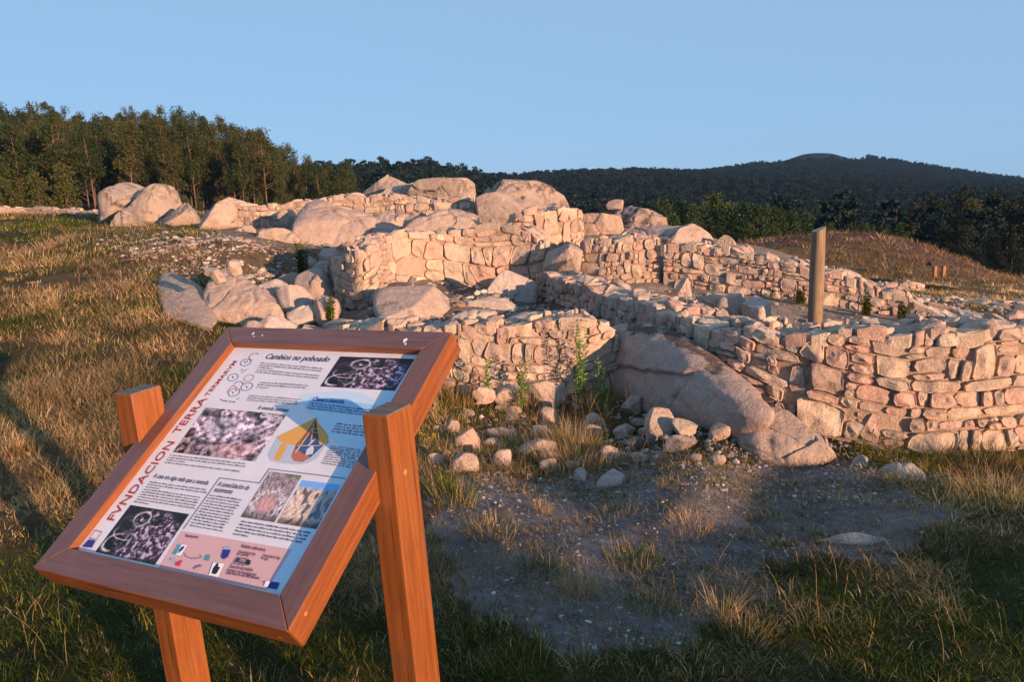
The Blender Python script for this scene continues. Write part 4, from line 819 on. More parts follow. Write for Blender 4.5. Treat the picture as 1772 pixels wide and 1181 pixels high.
# lettering
def text_mesh(body, shear=0.):
    c = bpy.data.curves.new('t', 'FONT'); c.body = body; c.shear = shear; c.resolution_u = 2; c.offset = .010; o = bpy.data.objects.new('t', c); COL.objects.link(o)
    bpy.context.view_layer.update(); me = bpy.data.meshes.new_from_object(o.evaluated_get(bpy.context.evaluated_depsgraph_get())); COL.objects.unlink(o); bpy.data.objects.remove(o); return me
def letter(body, p0, p1, hpx=None, mat=INK, shear=.0, rise=None, bold=0.):
    a, b = uv(*p0), uv(*p1); me = text_mesh(body, shear); n = len(me.vertices); v = np.zeros(n*3); me.vertices.foreach_get('co', v); v = v.reshape(-1, 3)
    x0, x1 = v[:, 0].min(), v[:, 0].max(); e = b-a; l = np.hypot(*e); ex = e/l; ey = np.array([-ex[1], ex[0]]); s = l/(x1-x0); sy = s if rise is None else rise/.7
    X = (v[:, 0]-x0)*s; Y = v[:, 1]*sy; q = a+X[:, None]*ex+Y[:, None]*ey; v = np.c_[q, np.full(n, lay())]; me.vertices.foreach_set('co', v.ravel()); me.materials.clear(); me.materials.append(mat); me.update(); link('lettering', me, fr)
letter('Cambios no poboado', (458.5, 621.7), (568.6, 627.2), shear=.2, rise=0.0225)
letter('A vivenda castrexa', (445, 709), (497.8, 713.6), shear=.2, rise=0.0138)
letter('A casa era algo máis que a vivenda', (264.5, 827.5), (359, 840.5), shear=.15, rise=0.0145)
letter('A consolidación do', (375.5, 842), (430, 849.5), shear=.15, rise=0.0145)
letter('xacemento', (369.6, 851.6), (401, 856), shear=.15, rise=0.0145)
letter('Chama a atención,', (540.5, 694.6), (595, 699.5), mat=NAVY, shear=.2, rise=0.0159)
letter('FVNDACION', (196.5, 903), (303.5, 766), mat=RED, rise=0.0275)
letter('TERRA', (309, 752), (360, 690), mat=RED, rise=0.0275)
letter('TERMARVM', (360.5, 687), (411.5, 626), mat=RED, rise=.0165)
letter('Castro', (449, 722.5), (487, 727.5), mat=WHITE, shear=.3, rise=0.0145)
DKR = flat('maroon_ink', (.10, .02, .04))
letter('Financiamento:', (320, 930.5), (343, 933.5), mat=DKR, rise=0.0087); letter('Entidades colaboradoras', (417, 948.5), (459, 956), mat=DKR, rise=0.0094)
letter('Universidade de Vigo', (411.5, 958), (441.7, 963), mat=DKR, rise=0.0080); letter('do Concello', (409.5, 962), (430, 965.3), mat=DKR, rise=0.0080)
letter('Universidade de Vigo', (454, 964.5), (484.5, 970), mat=DKR, rise=0.0080); letter('de Lugo', (451.5, 968.8), (464, 971), mat=DKR, rise=0.0080)
letter('AMIGOS', (403.7, 974), (426, 978), mat=INK, rise=0.0145); letter('DOS CASTROS', (402, 977.5), (425, 981.5), mat=INK, rise=0.0072)
letter('Execución dos traballos', (397, 984), (437, 991), mat=DKR, rise=0.0094); letter('Instituto de Investigación', (393, 990), (443, 999), mat=DKR, rise=0.0080); letter('Laboratorio de Patrimonio', (391, 994.5), (449, 1005), mat=INK, rise=0.0080)
# small print too fine to read: rows of word-length strokes
rows = []
def para(p0, p1, last, n, short=(), jit=.05):
    a, b, c = uv(*p0), uv(*p1), uv(*last); step = (c-a)/max(n-1, 1); e = b-a; l = np.hypot(*e); ex = e/l; ey = np.array([-ex[1], ex[0]]); th = min(.0052, np.hypot(*step)*.48 if n > 1 else .0042)
    for r in range(n):
        L = l*(.25 if r in short else random.uniform(1-jit, 1.0)); x = 0
        while x < L-.004:
            wl = min(random.choice([.006, .010, .014, .02, .026])*1.0, L-x); o = a+step*r+ex*x; k = max(1, int(wl/.0034))
            for i in range(k):                                          # letter-like ticks
                q0 = o+ex*(i*wl/k); q1 = q0+ex*(wl/k*.68); hh = th*random.choice([.7, .7, .8, 1.1]); rows.append([q0, q1, q1+ey*hh+ex*hh*.15, q0+ey*hh+ex*hh*.15])
            x += wl+.0035
para((452.5, 630), (563, 640.5), (442.5, 645.5), 5, (2,)); para((449, 664), (535, 669.5), (444, 672), 3, (2,)); para((432, 686.5), (521, 693.5), (427, 694), 3, ())
para((385, 695.5), (407, 698), (385, 695.5), 1); para((295, 790), (428, 805.5), (286, 802.5), 4, (2,)); para((259.5, 836.5), (362, 851), (232.5, 870.5), 9, (2, 8))
para((363, 859.5), (421, 868.5), (328, 911.5), 12, ()); para((417.5, 905), (541, 925.5), (403.5, 926.5), 5, (4,)); para((537, 699.5), (668, 715), (532, 708), 3)
para((582, 735), (640, 742), (574, 748.5), 4, ()); para((572, 774), (627, 781), (557, 803.5), 9, ())
pflat('small_print', rows, INK, True)
z7 = lambda x, y: (320+x/5.136, 800+y/5.136); z6 = lambda x, y: (140+x/6.559, 810+y/6.559)
for p_ in [[z6(*a) for a in [(1115, 872), (1212, 885), (1140, 1005), (1042, 992)]], [z7(*a) for a in [(255, 898), (355, 910), (300, 1030), (215, 1010)]], [z7(*a) for a in [(725, 1062), (765, 1068), (740, 1120), (705, 1110)]]]: pflat('logo', [p_], WHITE)
m_ = flat('logo_teal', (.05, .30, .32))
for p_ in [[z6(*a) for a in [(1115, 876), (1150, 880), (1085, 996), (1045, 990)]], [z7(*a) for a in [(195, 835), (230, 830), (215, 885), (175, 880)]]]: pflat('logo', [p_], m_)
for p_ in [[z6(*a) for a in [(1150, 905), (1185, 895), (1170, 930), (1105, 985), (1120, 940)]], [z7(*a) for a in [(345, 785), (412, 790), (385, 850), (345, 872), (325, 850)]], [z6(*a) for a in [(95, 825), (175, 835), (130, 915), (20, 905)]], [z7(*a) for a in [(765, 1068), (845, 1080), (820, 1138), (738, 1122)]]]: pflat('logo', [p_], NAVY)
m_ = flat('logo_black', (.015, .015, .02))
for p_ in [[z7(*a) for a in [(290, 905), (305, 908), (300, 935), (318, 945), (285, 1000), (262, 1005), (240, 995), (255, 950)]], [z7(*a) for a in [(560, 880), (592, 880), (580, 920), (555, 925), (545, 900)]]]: pflat('logo', [p_], m_)
m_ = flat('logo_red', (.55, .03, .05))
for p_ in [[z6(*a) for a in [(1085, 1085), (1165, 1055), (1120, 1125), (1080, 1120)]]]+[[z7(*a) for a in [(705, 1068), (722, 1070), (712, 1085), (698, 1085)]]]: pflat('logo', [p_], m_)
pflat('logo', stroke([z7(*a) for a in [(5, 815), (10, 845), (60, 865), (130, 862), (155, 850), (140, 835)]], .0016)+stroke([z7(*a) for a in [(85, 955), (110, 935), (150, 928)]], .004)+stroke([z6(*a) for a in [(165, 720), (245, 735), (185, 825), (105, 812), (165, 720)]], .0018), flat('logo_violet', (.16, .08, .25)), True)
m_ = flat('logo_light', (.20, .45, .75))
for p_ in [[z6(*a) for a in [(1030, 1035), (1080, 1045), (1060, 1075), (1020, 1065)]], [z7(*a) for a in [(345, 765), (415, 765), (405, 780), (350, 778)]]]: pflat('logo', [p_], m_)
for px, py, wd in ((438, 578, .004), (439.5, 583, .002), (701, 590, .006), (702, 596, .003), (454, 581, .0025)):
    n = FRm[:, 2]; e = np.array([0, 0, EYE]); r = ray(px, py); qq = FRm.T@(e+r*((cw-e)@n/(r@n))-cw)
    link('bird_dropping', mesh([(qq[0]+wd*math.cos(a)*(1+.4*math.sin(3*a)), qq[1]+wd*1.6*math.sin(a), .0006) for a in np.linspace(0, 6.28, 10)[:-1]], [tuple(range(9))], WHITE, False), fr)

# ------------------------------------------------------------------ grass, gravel and weeds
def blades(bx, by, bz, h, az, lean, wd, col, curl=.35, seg=2):
    """Every blade is a tapering strip bent over in the direction az."""
    n = len(bx); ts = np.linspace(0, 1, seg+1); dx, dy = np.cos(az), np.sin(az); fa = az+math.pi/2+RNG.uniform(-.6, .6, n); wx, wy = np.cos(fa), np.sin(fa); V = []
    for k, t in enumerate(ts):
        out = lean*h*(t*(1-curl)+curl*t*t); up = h*t*np.sqrt(np.maximum(.12, 1-(lean*(t*.75+.1))**2)); half = wd*.5*(1-t**1.6) if k < seg else None
        X, Y, Z = bx+dx*out, by+dy*out, bz+up
        if k < seg: V += [np.stack([X-wx*half, Y-wy*half, Z], 1), np.stack([X+wx*half, Y+wy*half, Z], 1)]
        else: V.append(np.stack([X, Y, Z], 1))
    m = 2*seg+1; V = np.stack(V, 1).reshape(-1, 3); b = np.arange(n)[:, None]*m
    fs = [b+np.array([[2*k, 2*k+1, 2*k+3, 2*k+2]]) for k in range(seg-1)]; last = b+np.array([[2*seg-2, 2*seg-1, 2*seg]])
    idx = np.concatenate([np.concatenate(fs, 1) if fs else np.zeros((n, 0), int), last], 1).ravel(); tot = np.tile(np.array([4]*(seg-1)+[3]), n)
    C = np.repeat(col, m, 0); return V, idx, tot, C
def build_blades(name, parts, label):
    V = []; I = []; T = []; C = []; o = 0
    for v, i, t, c in parts: V.append(v); I.append(i+o); T.append(t); C.append(c); o += len(v)
    ob = link(name, fastmesh(np.concatenate(V), np.concatenate(I), np.concatenate(T), BLADE, np.concatenate(C)))
    ob['kind'] = 'stuff'; ob['label'] = label; ob['category'] = 'grass'; return ob
GREEN = np.array([[.058, .088, .006], [.085, .105, .006], [.038, .066, .008], [.115, .118, .008]]); DRY = np.array([[.48, .33, .15], [.62, .48, .28], [.40, .25, .11], [.50, .28, .12], [.32, .22, .11]])
def grass_col(n, g):
    gsel = RNG.random(n) < g; c = np.where(gsel[:, None], GREEN[RNG.integers(0, 4, n)], DRY[RNG.integers(0, 5, n)]); return c*RNG.uniform(.7, 1.25, (n, 1))
def scatter_clumps(n, dmin, dmax, azl, azr, power=1.0):
    az = RNG.uniform(R(azl), R(azr), n); u = RNG.random(n); d = np.exp(np.log(dmin)+u**power*(np.log(dmax)-np.log(dmin)))
    return d*np.sin(az), d*np.cos(az)
def fill(nc, dmin, dmax, azl, azr, per, hgt, rad, wd, lab, dens_fn=None, seg=2, power=1.):
    x, y = scatter_clumps(nc, dmin, dmax, azl, azr, power); z = terrain(x, y); px, py, f, soil, path, cham, hut = masks(x, y, z)
    g = greenness(x, y, px, py, f); z_ = .5+2.1*perlin2(x, y, .7, 12.); keep = RNG.random(nc) < np.clip(.40+z_, .10, 1)* np.where(hut | cham | (inpoly(px, py, RUIN) & (f > 6.9) & (f < 21)), .03, np.where(soil, .5, np.where(path, .55, 1.)))
    if dens_fn is not None: keep &= RNG.random(nc) < dens_fn(x, y, px, py, f)
    x, y, g, soil, f = x[keep], y[keep], g[keep], soil[keep], f[keep]; n = len(x); k = RNG.integers(int(per*.5), int(per*1.5)+1, n)
    own = np.repeat(np.arange(n), k); N = len(own); size = RNG.uniform(.55, 1.35, n)*np.where(soil, .5, 1.); a = RNG.uniform(0, 2*math.pi, N); r = np.sqrt(RNG.random(N))*rad*size[own]
    bx, by = x[own]+np.cos(a)*r, y[own]+np.sin(a)*r; bz = terrain0(bx, by)+0*bx; bz = terrain(bx, by)-.008
    gg = np.clip(g[own]+RNG.normal(size=n)[own]*.22, 0, 1); h = hgt*size[own]*RNG.uniform(.35, 1.15, N)*(1-.25*gg); az = a+RNG.normal(size=N)*.7
    lean = np.clip(.38+.6*RNG.random(N)+.25*r/(rad*size[own]), 0, 1.05); dd = np.hypot(bx, by)
    return blades(bx, by, bz, h, az, lean, wd*(1+dd*.10)*RNG.uniform(.6, 1.3, N), grass_col(N, gg)*np.clip(1+.7*perlin2(x, y, .9, 21.)+.3*RNG.normal(size=n), .5, 1.7)[own][:, None], seg=seg)
def not_ruin(x, y, px, py, f):
    r = np.ones(len(x)); inr = ((px > 600) & (py < 640) & (f > 7.3) & (f < 17) & (px < 1680)); r[inr] = .04
    r[(px > 1000) & (f > 5.6) & (f < 10.5)] = .03; r[(px > 1240) & (f > 5.55) & (f < 12)] = 0.; return r
p1 = fill(9800, 1.55, 6.2, -58, 58, 34, .060, .075, .0022, '', not_ruin, 3)
p2 = fill(1150, 1.55, 7.5, -58, 58, 24, .12, .05, .0020, '', not_ruin, 3)
p7 = fill(9000, 2.3, 5.2, -12, 33, 40, .075, .07, .0019, '', lambda x, y, px, py, f: masks(x, y, terrain(x, y))[3]*np.clip(.30+1.3*perlin2(x, y, 1.3, 31.), 0, .7), 3)
build_blades('near_grass', [p1, p2, p7], 'short green and straw coloured grass around the sign')
p3 = fill(7200, 5.5, 14, -54, 5, 30, .105, .13, .0026, '', not_ruin, 2); p3b = fill(950, 4.6, 6.6, -6, 58, 24, .13, .09, .0026, '', not_ruin, 2)
p4 = fill(4200, 13, 30, -46, 0, 26, .15, .28, .0032, '', not_ruin, 2); p5 = fill(2600, 11, 36, 10, 46, 22, .15, .3, .0034, '', lambda x, y, px, py, f: (px > 1300)*np.where(f < 14, .3, .9), 2)
wy = fill(1700, 4.5, 20, -44, 4, 12, .26, .10, .0013, '', not_ruin, 3); wy = (wy[0], wy[1], wy[2], wy[3]*.35+np.array([.36, .26, .14])*.65)
p5 = (p5[0], p5[1], p5[2], p5[3]*1.3)
build_blades('slope_grass', [wy, p3, p3b, p4, p5], 'long dry golden grass covering the slope and the field')
p6 = fill(2600, 32, 52, 12, 46, 14, .35, .5, .006, '', lambda x, y, px, py, f: (px > 1220)*1., 1)
p6 = (p6[0], p6[1], p6[2], np.where(RNG.random(len(p6[3])//3).repeat(3)[:, None] < .35, np.array([[.13, .055, .06]]), p6[3]*.8))
build_blades('heath', [p6], 'brown and purple heather on the mound beyond the ruins')['category'] = 'heather'
def litter(n):
    PX = RNG.uniform(735, 1660, n); PY = RNG.uniform(790, 1130, n); rr_ = EX[None]*((PX-886)/FPX)[:, None]-EY[None]*((PY-590.5)/FPX)[:, None]+EF[None]; t_ = (-.08-EYE)/rr_[:, 2]; X, Y = rr_[:, 0]*t_, rr_[:, 1]*t_; X = X+RNG.normal(size=n)*.02; Z = terrain(X, Y)+.004
    m_ = perlin2(X, Y, 2.3, 4.) > RNG.uniform(-.45, .35, n); X, Y, Z = X[m_], Y[m_], Z[m_]; n = len(X); c = np.array([[.34, .26, .15], [.24, .18, .11], [.42, .34, .22], [.16, .12, .08]])[RNG.integers(0, 4, n)]
    return blades(X, Y, Z, RNG.uniform(.02, .09, n), RNG.uniform(0, 6.28, n), RNG.uniform(.92, 1.15, n), RNG.uniform(.001, .0024, n), c, seg=2)
build_blades('straw_litter', [litter(16000)], 'dead straw and grass stems lying on the bare soil')
def tuft(label, px, py, n, h, rad, g, d=None, spread=1., wd=.0026, grp='grass tufts standing out in the bare soil', z0=0):
    q = G(px, py, -.1); q = G(px, py, tz(q[0], q[1])) if d is None else P(px, py, d); a = RNG.uniform(0, 6.283, n); r = np.sqrt(RNG.random(n))*rad; bx, by = q[0]+np.cos(a)*r, q[1]+np.sin(a)*r
    bz = terrain(bx, by)-.01; H = h*RNG.uniform(.45, 1.1, n); V, I, T, C = blades(bx, by, bz, H, a+RNG.normal(size=n)*.6, np.clip((.25+.6*RNG.random(n))*spread, 0, 1.05), wd*RNG.uniform(.6, 1.3, n), grass_col(n, np.full(n, g)), seg=3)
    b = np.array([q[0], q[1], tz(q[0], q[1])]); o = link('grass_tuft', fastmesh(V-b, I, T, BLADE, C), None, b); return tag(o, label, 'grass tuft', grp)
for a in [('pale straw coloured tuft in the middle of the bare soil', 1000, 1035, 260, .11, .08, .05), ('dark green tuft left of the pale straw tuft', 935, 1000, 240, .11, .10, .85), ('wide olive tuft behind the pale straw tuft', 1095, 975, 300, .12, .14, .65), ('sprawling green tuft right of the pale straw tuft', 1130, 1062, 220, .09, .10, .9), ('grey green tuft with straw tips beside the right sign post', 850, 920, 300, .10, .16, .45),
          ('large tuft of rank green grass at the near left of the bare soil', 785, 870, 420, .2, .14, .7), ('small rust coloured tuft in the stony soil', 940, 885, 120, .10, .05, .15), ('tuft below the bluish slab in the soil', 1065, 885, 220, .08, .12, .6), ('golden tuft on the stony soil right of the bluish slab', 1160, 842, 160, .085, .08, .05), ('broad yellow tuft at the right of the bare soil', 1195, 915, 280, .085, .13, .1),
          ('low tuft on the dark soil near the right slab', 1545, 840, 160, .09, .1, .7), ('reddish tall stalks at the near edge of the soil', 1250, 1075, 90, .17, .05, .15), ('tuft with a curved yellow stalk at the near right', 1290, 1110, 200, .11, .09, .4), ('dense dark green tuft at the bottom centre', 905, 1160, 420, .13, .13, .95), ('big tuft of long grass in the middle of the rubble', 990, 775, 700, .27, .20, .3), ('brown rank grass at the front of the rubble', 1000, 800, 600, .22, .28, .3),
          ('rank grass at the left end of the front wall', 790, 705, 420, .30, .22, .35), ('dry grass along the foot of the front wall', 900, 715, 500, .26, .3, .25), ('dry grass right of the footing boulders', 1030, 720, 420, .28, .2, .3), ('grass in the gap between the boulder and the right-hand wall', 1345, 705, 300, .22, .16, .5), ('green grass at the foot of the right-hand wall', 1560, 795, 500, .2, .3, .85), ('second green clump at the foot of the right-hand wall', 1690, 800, 500, .2, .3, .8), ('dry tall grass at the right edge below the wall', 1735, 860, 420, .19, .3, .15), ('grass on the lower sloping boulder front', 1375, 775, 220, .14, .12, .4)]:
    tuft(*a)
# seed stalks
def stalks(n, x0, x1, y0, y1, h):
    V = []; F = []; Cc = []
    for i in range(n):
        q = G(random.uniform(x0, x1), random.uniform(y0, y1), 0.); b = np.array([q[0], q[1], tz(q[0], q[1])]); a = random.uniform(0, 6.28); l = random.uniform(.15, .55); H = h*random.uniform(.6, 1.2)
        path = [b+np.array([math.cos(a)*l*H*t*t, math.sin(a)*l*H*t*t, H*t*(1-.12*t)]) for t in np.linspace(0, 1, 5)]; hd = [path[-1], path[-1]+np.array([math.cos(a)*.3, math.sin(a)*.3, .8])*.02, path[-1]+np.array([math.cos(a)*.5, math.sin(a)*.5, .8])*.045]
        for pth, rd, cc in ((path, [.0011]*4+[.0007], random.choice([(.30, .22, .09), (.22, .20, .07), (.36, .26, .14)])), (hd, [.0009, .0024, .0006], random.choice([(.20, .12, .06), (.28, .19, .10), (.16, .09, .05)]))):
            v, f = tube(pth, rd, 4, False); o = len(V); V += v; F += [tuple(k+o for k in q_) for q_ in f]; Cc += [cc]*len(v)
    idx = np.array(F); ob = link('grass_stalks', fastmesh(np.array(V), idx, np.full(len(F), 4), BLADE, np.array(Cc))); ob['kind'] = 'stuff'; ob['label'] = 'thin dry seed stalks rising from the near grass'; ob['category'] = 'grass'
stalks(34, 790, 1120, 1080, 1230, .17); stalks(26, 1150, 1772, 960, 1200, .16); stalks(24, 760, 1000, 930, 1060, .12); stalks(26, 0, 300, 800, 1200, .18); stalks(40, 760, 1120, 690, 760, .4)
# pebbles and chips
def pebbles():
    ico = bmesh.new(); bmesh.ops.create_icosphere(ico, subdivisions=1, radius=1.); bv = np.array([v.co[:] for v in ico.verts]); bf = np.array([[v.index for v in f.verts] for f in ico.faces]); ico.free()
    X = []; Y = []; Sz = []
    for n, poly, s0 in ((1300, SOIL, .008), (1500, [(740, 800), (1000, 770), (1450, 760), (1660, 830), (1600, 880), (1200, 850), (860, 880)], .012), (2000, PATH, .018), (700, [(200, 420), (330, 395), (500, 430), (470, 480), (360, 470)], .035), (900, [(480, 400), (700, 372), (880, 378), (930, 395), (700, 408), (560, 430)], .06), (800, CHAMBER, .04), (300, HUT, .03), (700, [(740, 700), (1100, 690), (1350, 760), (1300, 800), (800, 830)], .02), (150, [(1480, 500), (1772, 520), (1772, 560), (1620, 545)], .05)):
        P_ = np.array(poly); c = 0
        for _ in range(n*3):
            a, b = random.uniform(P_[:, 0].min(), P_[:, 0].max()), random.uniform(P_[:, 1].min(), P_[:, 1].max())
            if not inpoly(np.array([a]), np.array([b]), poly)[0]: continue
            X.append(a); Y.append(b); Sz.append(s0*random.choice([.4, .5, .6, .8, 1., 1.5]))
            c += 1
            if c >= n: break
    PX = np.array(X); PY = np.array(Y); Sz = np.array(Sz); rr_ = EX[None]*((PX-886)/FPX)[:, None]-EY[None]*((PY-590.5)/FPX)[:, None]+EF[None]; Z = np.where(PY > 640, -.1, .5)
    for _ in range(14): t_ = np.clip((Z-EYE)/np.minimum(rr_[:, 2], -.01), 1, 32); X = rr_[:, 0]*t_; Y = rr_[:, 1]*t_; Z = .5*Z+.5*terrain(X, Y)
    Z = terrain(X, Y); n = len(X); sc = Sz[:, None]*RNG.uniform(.6, 1.2, (n, 3))*np.array([1.2, .9, .6]); a = RNG.uniform(0, 6.28, n); jit = RNG.uniform(.7, 1.25, (n, len(bv), 1))
    v = bv[None]*jit*sc[:, None]; ca, sa = np.cos(a)[:, None], np.sin(a)[:, None]; V = np.stack([v[..., 0]*ca-v[..., 1]*sa+X[:, None], v[..., 0]*sa+v[..., 1]*ca+Y[:, None], v[..., 2]+Z[:, None]+Sz[:, None]*.15], -1)
    F = (bf[None]+np.arange(n)[:, None, None]*len(bv)).reshape(-1, 3); pal = np.array([[.24, .21, .19], [.30, .26, .23], [.28, .18, .14], [.19, .16, .145], [.42, .38, .35]]); col = np.repeat(pal[RNG.integers(0, 5, n)]*RNG.uniform(.7, 1.2, (n, 1)), len(bv), 0)
    ob = link('gravel', fastmesh(V.reshape(-1, 3), F, np.full(len(F), 3), attr_mat('pebble_stone', .9), col, False)); ob['kind'] = 'stuff'; ob['label'] = 'loose chips and pebbles on the bare soil'; ob['category'] = 'gravel'
pebbles()
# tall green weed before the front wall, and smaller plants
def leafquads(cen, dirs, ln, wd):
    n = len(cen); side = np.cross(dirs, RNG.normal(size=(n, 3))); side /= np.linalg.norm(side, axis=1)[:, None]+1e-9; ln = np.asarray(ln).reshape(-1, 1)*np.ones((n, 1)); wd = np.asarray(wd).reshape(-1, 1)*np.ones((n, 1))
    V = np.stack([cen, cen+dirs*ln*.5+side*wd, cen+dirs*ln, cen+dirs*ln*.5-side*wd], 1).reshape(-1, 3); return V, np.arange(n*4).reshape(-1, 4)
WEED = flat('weed_green', (.10, .17, .03), .6)
def weed(label, px, py, d, stems, hpx, name='tall_weed'):
    q = P(px, py, d); b = np.array([q[0], q[1], tz(q[0], q[1])]); H0 = hpx/FPX*d; root = empty(name, b, label, 'plant'); SV = []; SF = []; LV = []; cen = []; dr = []
    for i in range(stems):
        a = RNG.uniform(0, 6.28); l = RNG.uniform(.02, .16); H = H0*RNG.uniform(.55, 1.05); r0 = RNG.uniform(0, .05)
        path = [np.array([math.cos(a)*(r0+l*H*t), math.sin(a)*(r0+l*H*t), H*t]) for t in np.linspace(-.03, 1, 6)]; v, f = tube(path, [.003]*3+[.0022, .0018, .0012], 5, False); o = len(SV); SV += v; SF += [tuple(k+o for k in g) for g in f]
        for t in np.linspace(.12, .98, 26):
            for _ in range(3 if t > .4 else 4): an = RNG.uniform(0, 6.28); cen.append(np.array([math.cos(a)*(r0+l*H*t), math.sin(a)*(r0+l*H*t), H*t])); dd = np.array([math.cos(an), math.sin(an), RNG.uniform(.1, .9)]); dr.append(dd/np.linalg.norm(dd))
    V, F = leafquads(np.array(cen), np.array(dr), RNG.uniform(.025, .06, len(cen)), .006); link('foliage', fastmesh(V, F, np.full(len(F), 4), SHRUB_LEAF if name != 'tall_weed' else WEED, None, False), root); link('stem', mesh(SV, SF, WEED), root)
weed('tall bright green weed growing up in front of the low front wall', 1000, 690, 6.6, 5, 175); weed('shorter weed just left of the tall bright green weed', 905, 690, 6.65, 3, 100); weed('thin weed at the left end of the front wall', 840, 690, 6.7, 2, 90); weed('weed leaning right over the foot of the huge boulder', 1045, 700, 6.5, 2, 90)
weed('low green plant at the foot of the inner house wall right of the post', 1500, 545, 8.7, 8, 40, 'low_plant'); weed('low green plant at the foot of the inner house wall further right', 1560, 555, 8.6, 7, 32, 'low_plant'); weed('small green plant at the foot of the inner house wall left of the post', 1385, 536, 9.2, 6, 24, 'low_plant')
weed('dark bush in the shade beside the tumbled rocks', 525, 475, 11.0, 16, 60, 'dark_bush'); weed('thin bush left of the ruined wall end', 570, 560, 8.7, 6, 60, 'dark_bush')
yf = P(737, 790, 5.6); fb_ = np.array([yf[0], yf[1], tz(yf[0], yf[1])]); fl = empty('yellow_flowers', fb_, 'small plant with yellow flowers beside the right sign post', 'flowers')
SV = []; SF = []; cen = []; dr = []
for i in range(9):
    a = RNG.uniform(0, 6.28); l = RNG.uniform(.03, .09); H = RNG.uniform(.08, .17); path = [np.array([math.cos(a)*l*t, math.sin(a)*l*t, H*t]) for t in np.linspace(-.05, 1, 4)]; v, f = tube(path, [.0015]*4, 4, False); o = len(SV); SV += v; SF += [tuple(k+o for k in g) for g in f]
    for k in range(9): an = k*.7; cen.append(path[-1]); dr.append(np.array([math.cos(an), math.sin(an), .3]))
V, F = leafquads(np.array(cen), np.array(dr), .013, .0035); o = link('petals', fastmesh(V, F, np.full(len(F), 4), flat('yellow_petal', (.62, .36, .02), .6), None, False), fl); o['kind'] = 'stuff'; link('stem', mesh(SV, SF, WEED), fl)

# ------------------------------------------------------------------ trees
def crown_mesh(clusters, ln, wd, mat, up=.2):
    cen = []; dr = []
    for c, r, n in clusters:
        u = RNG.normal(size=(n, 3)); u /= np.linalg.norm(u, axis=1)[:, None]; p = np.array(c)+u*np.array(r)*(RNG.random((n, 1))**.45); cen.append(p); q = u*.7+RNG.normal(size=(n, 3))*.6; q[:, 2] += up; dr.append(q/np.linalg.norm(q, axis=1)[:, None])
    cen = np.concatenate(cen); dr = np.concatenate(dr); n = len(cen); V, F = leafquads(cen, dr, RNG.uniform(.6, 1.4, n)*ln, RNG.uniform(.7, 1.3, n)*wd)
    return fastmesh(V, F, np.full(len(F), 4), mat, None, False)
def euc(seed, H=1.):
    """A eucalyptus one unit tall: bare leaning trunk, a few limbs, ragged leaf clumps towards the top."""
    global RNG; keep = RNG; RNG = np.random.default_rng(seed); r = RNG; bx, by = r.normal(size=2)*.035; tr = lambda t: np.array([bx*t*t*1.5, by*t*t*1.5, t])
    V, F = tube([tr(t) for t in np.linspace(-.04, .97, 9)], list(np.linspace(.0105, .0025, 9)), 6); cl = []
    for i in range(r.integers(16, 23)):
        t = r.uniform(.34, .96) if r.random() < .72 else r.uniform(.12, .4); a = r.uniform(0, 6.28); l = (.05+.10*r.random())*(1.25-t)*1.3; e = tr(t)+np.array([math.cos(a)*l, math.sin(a)*l, l*.8]); v, f = tube([tr(t), (tr(t)+e)/2+np.array([0, 0, -.004]), e], [.0045, .003, .0015], 4, False); o = len(V); V = list(V)+v; F = F+[tuple(k+o for k in g) for g in f]
        cl.append((e+np.array([0, 0, .02]), np.array([.075, .075, .08])*r.uniform(.6, 1.25), int(r.integers(100, 190))))
    cl.append((tr(.96), (.028, .028, .06), 70)); me = (mesh(V, F, BARK), crown_mesh(cl, .023, .0072, EUC_LEAF, -.3)); RNG = keep; return me
EUC = [euc(300+i) for i in range(9)]
def young(seed, mat, wide=.30, n=10, ln=.055, wd=.013, mul=1.):
    global RNG; keep = RNG; RNG = np.random.default_rng(seed); r = RNG; V, F = tube([(0, 0, t) for t in np.linspace(-.05, .9, 5)], [.02, .018, .013, .008, .003], 6); cl = []
    for i in range(n):
        t = (i+.5)/n*.88+.1; w_ = wide*(1.08-t)**.75; m = 3 if t < .7 else 2
        for k in range(m): a = r.uniform(0, 6.28); l = w_*r.uniform(.35, 1.); cl.append(((math.cos(a)*l, math.sin(a)*l, t+r.normal()*.03), np.array([.11, .11, .075])*r.uniform(.6, 1.2), int(r.integers(34, 60)*mul)))
    cl.append(((0, 0, .97), (.03, .03, .07), 40)); me = (mesh(V, F, DARKBARK), crown_mesh(cl, ln, wd, mat, .4)); RNG = keep; return me
PINE = [young(400+i, PINE_LEAF, .32, 11, .045, .009, 1.8) for i in range(5)]; YOUNG = [young(420+i, SHRUB_LEAF, .26) for i in range(4)]; DARK = [young(440+i, DARK_LEAF, .34, 13, .030, .009, 2.6) for i in range(4)]
def plant_tree(proto, x, y, z, h, name, label, group, cat='tree'):
    o = empty(name, (x, y, z), label, cat, group); o.scale = (h*random.uniform(.9, 1.25),)*2+(h,); o.rotation_euler = (0, 0, random.uniform(0, 6.28)); link('trunk', proto[0], o); link('crown', proto[1], o)
SKY_L = [(-120, 196), (0, 190), (60, 184), (100, 180), (150, 200), (200, 206), (240, 188), (275, 184), (330, 192), (380, 205), (430, 216), (470, 244), (520, 268), (575, 288)]
def skytop(px): return np.interp(px, [a for a, _ in SKY_L], [b for _, b in SKY_L])
cnt = 0
rows_ = [(108, 26), (116, 30), (126, 32), (138, 36), (150, 40), (164, 44), (180, 48), (197, 56)]
